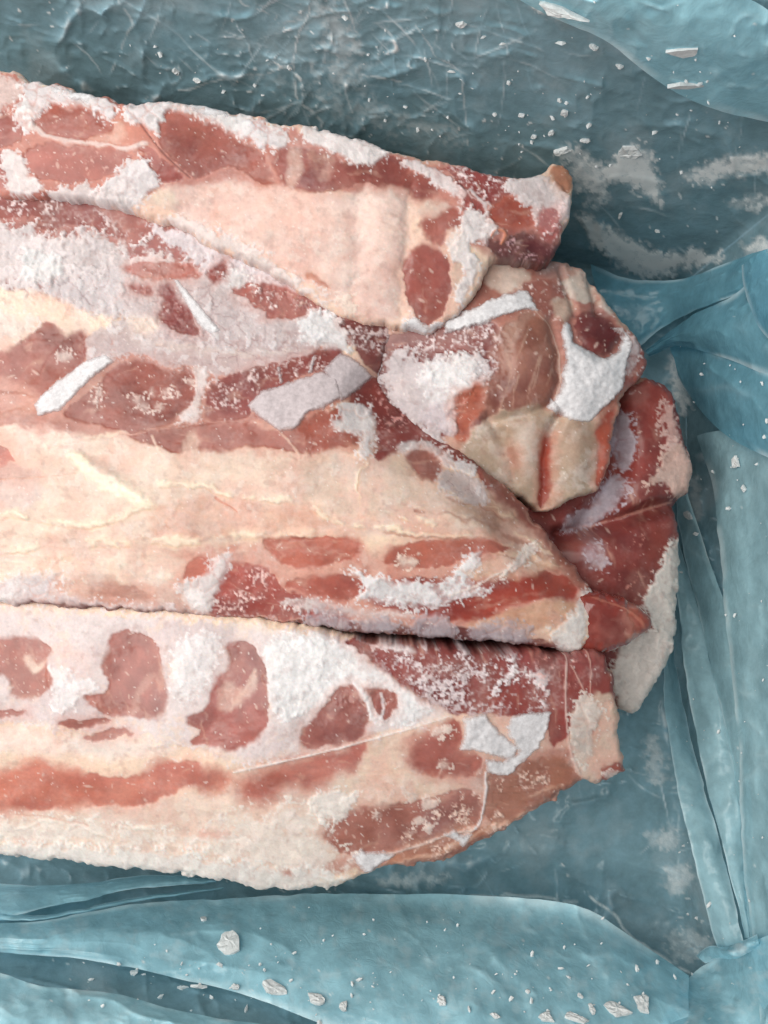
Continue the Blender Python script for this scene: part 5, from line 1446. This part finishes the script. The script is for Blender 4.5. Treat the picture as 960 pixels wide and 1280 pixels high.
def flake(px, py, w, h, ang, label, group=None, seed=None, th=1.1, name="ice_flake"):
    """ragged thin flake of ice: rim ring, raised inner ring and an underside"""
    R = random.Random(seed if seed is not None else int(px * 7 + py))
    p, n = liner_point(px, py, 0.5)
    k = np.linalg.norm(P(np.array(px + 1.0), np.array(float(py)), top_z(np.array(float(px)), np.array(float(py)))) - P(np.array(float(px)), np.array(float(py)), top_z(np.array(float(px)), np.array(float(py)))))
    from mathutils import Vector
    N = Vector(n)
    U = Vector((math.cos(ang), math.sin(ang), 0))
    U = (U - N * U.dot(N)).normalized()
    W = N.cross(U)
    ns = 16
    kc = R.randint(4, 6)
    cor = [(2 * math.pi * (i + R.uniform(-0.3, 0.3)) / kc, R.uniform(0.5, 1.2)) for i in range(kc)]
    cx_ = [(math.cos(t) * q, math.sin(t) * q) for t, q in cor]
    rr = []
    for i in range(ns):       # radius of the shard's straight-sided outline in each direction
        t = 2 * math.pi * i / ns
        best = 0.6
        for (x0, y0), (x1, y1) in zip(cx_, cx_[1:] + cx_[:1]):
            den = math.cos(t) * (y1 - y0) - math.sin(t) * (x1 - x0)
            if abs(den) > 1e-6:
                q = (x0 * (y1 - y0) - y0 * (x1 - x0)) / den
                e = ((math.cos(t) * q - x0) * (x1 - x0) + (math.sin(t) * q - y0) * (y1 - y0)) / ((x1 - x0) ** 2 + (y1 - y0) ** 2)
                if q > 0 and -0.01 <= e <= 1.01:
                    best = q
        rr.append(best * R.uniform(0.9, 1.06))
    vs = []
    for s_, zz in ((1.0, -0.7), (1.0, th * 0.5), (0.72, th * 0.8), (0.38, th * 0.8)):
        for i in range(ns):
            a = 2 * math.pi * i / ns
            q = rr[i] * s_
            z = zz + (R.uniform(-0.35, 0.35) * th if zz > 0 else 0)
            vs.append(tuple(U * (math.cos(a) * q * w / 2 * k) + W * (math.sin(a) * q * h / 2 * k) + N * (z / 1000)))
    vs.append(tuple(N * (th * 1.1 / 1000)))
    vs.append(tuple(N * (-0.7 / 1000)))
    fs = []
    for r in range(3):
        for i in range(ns):
            a, b = r * ns + i, r * ns + (i + 1) % ns
            fs += [(a, b, b + ns), (a, b + ns, a + ns)]
    c, u = 4 * ns, 4 * ns + 1
    for i in range(ns):
        fs.append((3 * ns + i, 3 * ns + (i + 1) % ns, c))
        fs.append(((i + 1) % ns, i, u))
    o = new_mesh(name, np.array(vs), np.array(fs), M_FLAKE, None, smooth=False)
    o.location = p
    o["label"] = label
    o["category"] = "ice flake"
    if group:
        o["group"] = group
    return o


FG = "white ice flakes scattered on the blue liner"
BIG = [
    (790, 190, 46, 42, 0.6, "largest white ice lump on the upper right liner wall, with frost trailing below it"),
    (857, 68, 50, 27, 0.1, "oval cloudy ice patch on the blue corner flap at upper right"),
    (862, 108, 62, 15, -0.62, "long white sliver of ice along the edge of the upper right corner flap"),
    (702, 15, 78, 15, -0.35, "long white ice crust on the flap edge at the top of the picture"),
    (701, 188, 32, 20, 0.2, "flat white ice flake just above the round stub of the top slab"),
    (287, 1178, 34, 40, 0.4, "jagged upright white ice flake on the bright blue fold below the meat"),
    (342, 1236, 50, 22, -0.4, "elongated white ice flake at the bottom, largest left of centre"),
    (396, 1250, 32, 17, -0.3, "pale ice flake at the bottom, right of the elongated one"),
    (770, 1262, 38, 34, 0.3, "biggest white ice flake in the near right corner"),
    (804, 1254, 28, 28, 0.9, "bright angular ice flake beside the near right corner flap"),
    (721, 1273, 38, 14, 0.0, "low wide ice flake on the bottom edge, left of the corner flakes"),
    (775, 269, 5, 20, 0.3, "thin upright splinter of ice right of the top slab's tip"),
    (930, 610, 9, 16, 0.4, "single small white ice chip on the right-hand fold"),
    (220, 88, 14, 14, 0.2, "small white ice chip on the wall above the top slab's left half"),
    (682, 1271, 22, 17, 0.2, "squarish ice flake on the bottom edge, right of centre"),
    (552, 1253, 15, 17, 0.8, "lone squarish ice chip at the bottom centre"),
]
for x, y, w, h, a, lab in BIG:
    flake(x, y, w, h, a, lab, FG, th=1.3)
ORD = ["leftmost", "second", "third", "fourth", "fifth", "sixth", "seventh", "eighth", "ninth", "tenth", "eleventh", "twelfth", "thirteenth", "fourteenth"]


def flake_row(spots, where, group):
    """small flakes, each told apart by its place counted from the left"""
    spots = sorted(spots)
    for i, (x, y, w, h, a) in enumerate(spots):
        n = "rightmost" if i == len(spots) - 1 else ORD[i] if i == 0 else ORD[i] + " from the left"
        flake(x, y, w, h, a, "small white ice flake on the %s, %s" % (where, n), group, th=0.9)


flake_row([(575, 30, 20, 16, 0.3), (742, 57, 16, 12, 0), (707, 140, 12, 19, 0.5), (690, 165, 10, 14, 0.2), (732, 175, 13, 9, 0.4), (822, 288, 10, 6, 0.1), (668, 170, 8, 11, 0.2),
                      (652, 143, 12, 7, 0.2), (775, 82, 12, 9, 0.2), (532, 73, 8, 6, 0), (247, 100, 22, 12, 0.3), (362, 83, 8, 11, 0), (700, 125, 9, 6, 0), (636, 102, 7, 6, 0)], "wall above the meat", "small ice flakes on the upper liner wall")
flake_row([(255, 1148, 14, 11, 0.4), (295, 1234, 18, 8, 0), (252, 1232, 22, 10, -0.2), (228, 1235, 16, 5, 0.5), (430, 1258, 12, 14, 0.4), (440, 1230, 8, 8, 0), (167, 1215, 16, 9, 0.2), (308, 1262, 9, 12, 0),
                      (620, 1270, 18, 14, 0.1), (725, 1245, 9, 7, 0.2), (740, 1262, 9, 16, 0.1), (660, 1240, 8, 6, 0), (586, 1262, 5, 12, 0.2)], "liner below the meat", "small ice flakes on the near liner")
flake_row([(861, 645, 11, 22, 0.4), (870, 667, 9, 9, 0.2), (919, 577, 16, 22, 0.5)], "liner by the dark red piece", "small ice flakes on the right-hand liner")

# ice crumbs too small to count
R = random.Random(5)
vs, fs = [], []
for _ in range(420):
    zone = R.random()
    if zone < 0.5:
        px, py = R.uniform(150, 930), R.triangular(0, 330, 120)
        if py > 60 + 0.2 * px:
            continue
    elif zone < 0.85:
        px, py = R.uniform(100, 860), R.triangular(1120, 1290, 1250)
    else:
        px, py = R.uniform(840, 960), R.uniform(420, 1250)
    c = liner_point(px, py, 0.4)[0]
    r = R.uniform(0.2, 1.0) ** 3 * 0.0013 + 0.0002
    b = len(vs)
    rot = R.uniform(0, 6.28)
    st = R.uniform(1, 2.2)
    for i in range(5):
        a = rot + i * 1.2566
        q = r * R.uniform(0.6, 1.2)
        dx, dy = math.cos(a) * q * st, math.sin(a) * q
        vs.append((c[0] + dx * math.cos(rot) - dy * math.sin(rot), c[1] + dx * math.sin(rot) + dy * math.cos(rot), c[2] + R.uniform(-0.2, 0.2) * r))
    vs.append((c[0], c[1], c[2] + r * 0.7))
    vs.append((c[0], c[1], c[2] - r * 0.5))
    for i in range(5):
        fs.append((b + i, b + (i + 1) % 5, b + 5))
        fs.append((b + (i + 1) % 5, b + i, b + 6))
crumbs = new_mesh("ice_crumbs", np.array(vs), np.array(fs), M_FLAKE, None, smooth=False)
crumbs["label"] = "fine white ice crumbs sprinkled over the blue liner"
crumbs["category"] = "ice crumbs"
crumbs["kind"] = "stuff"
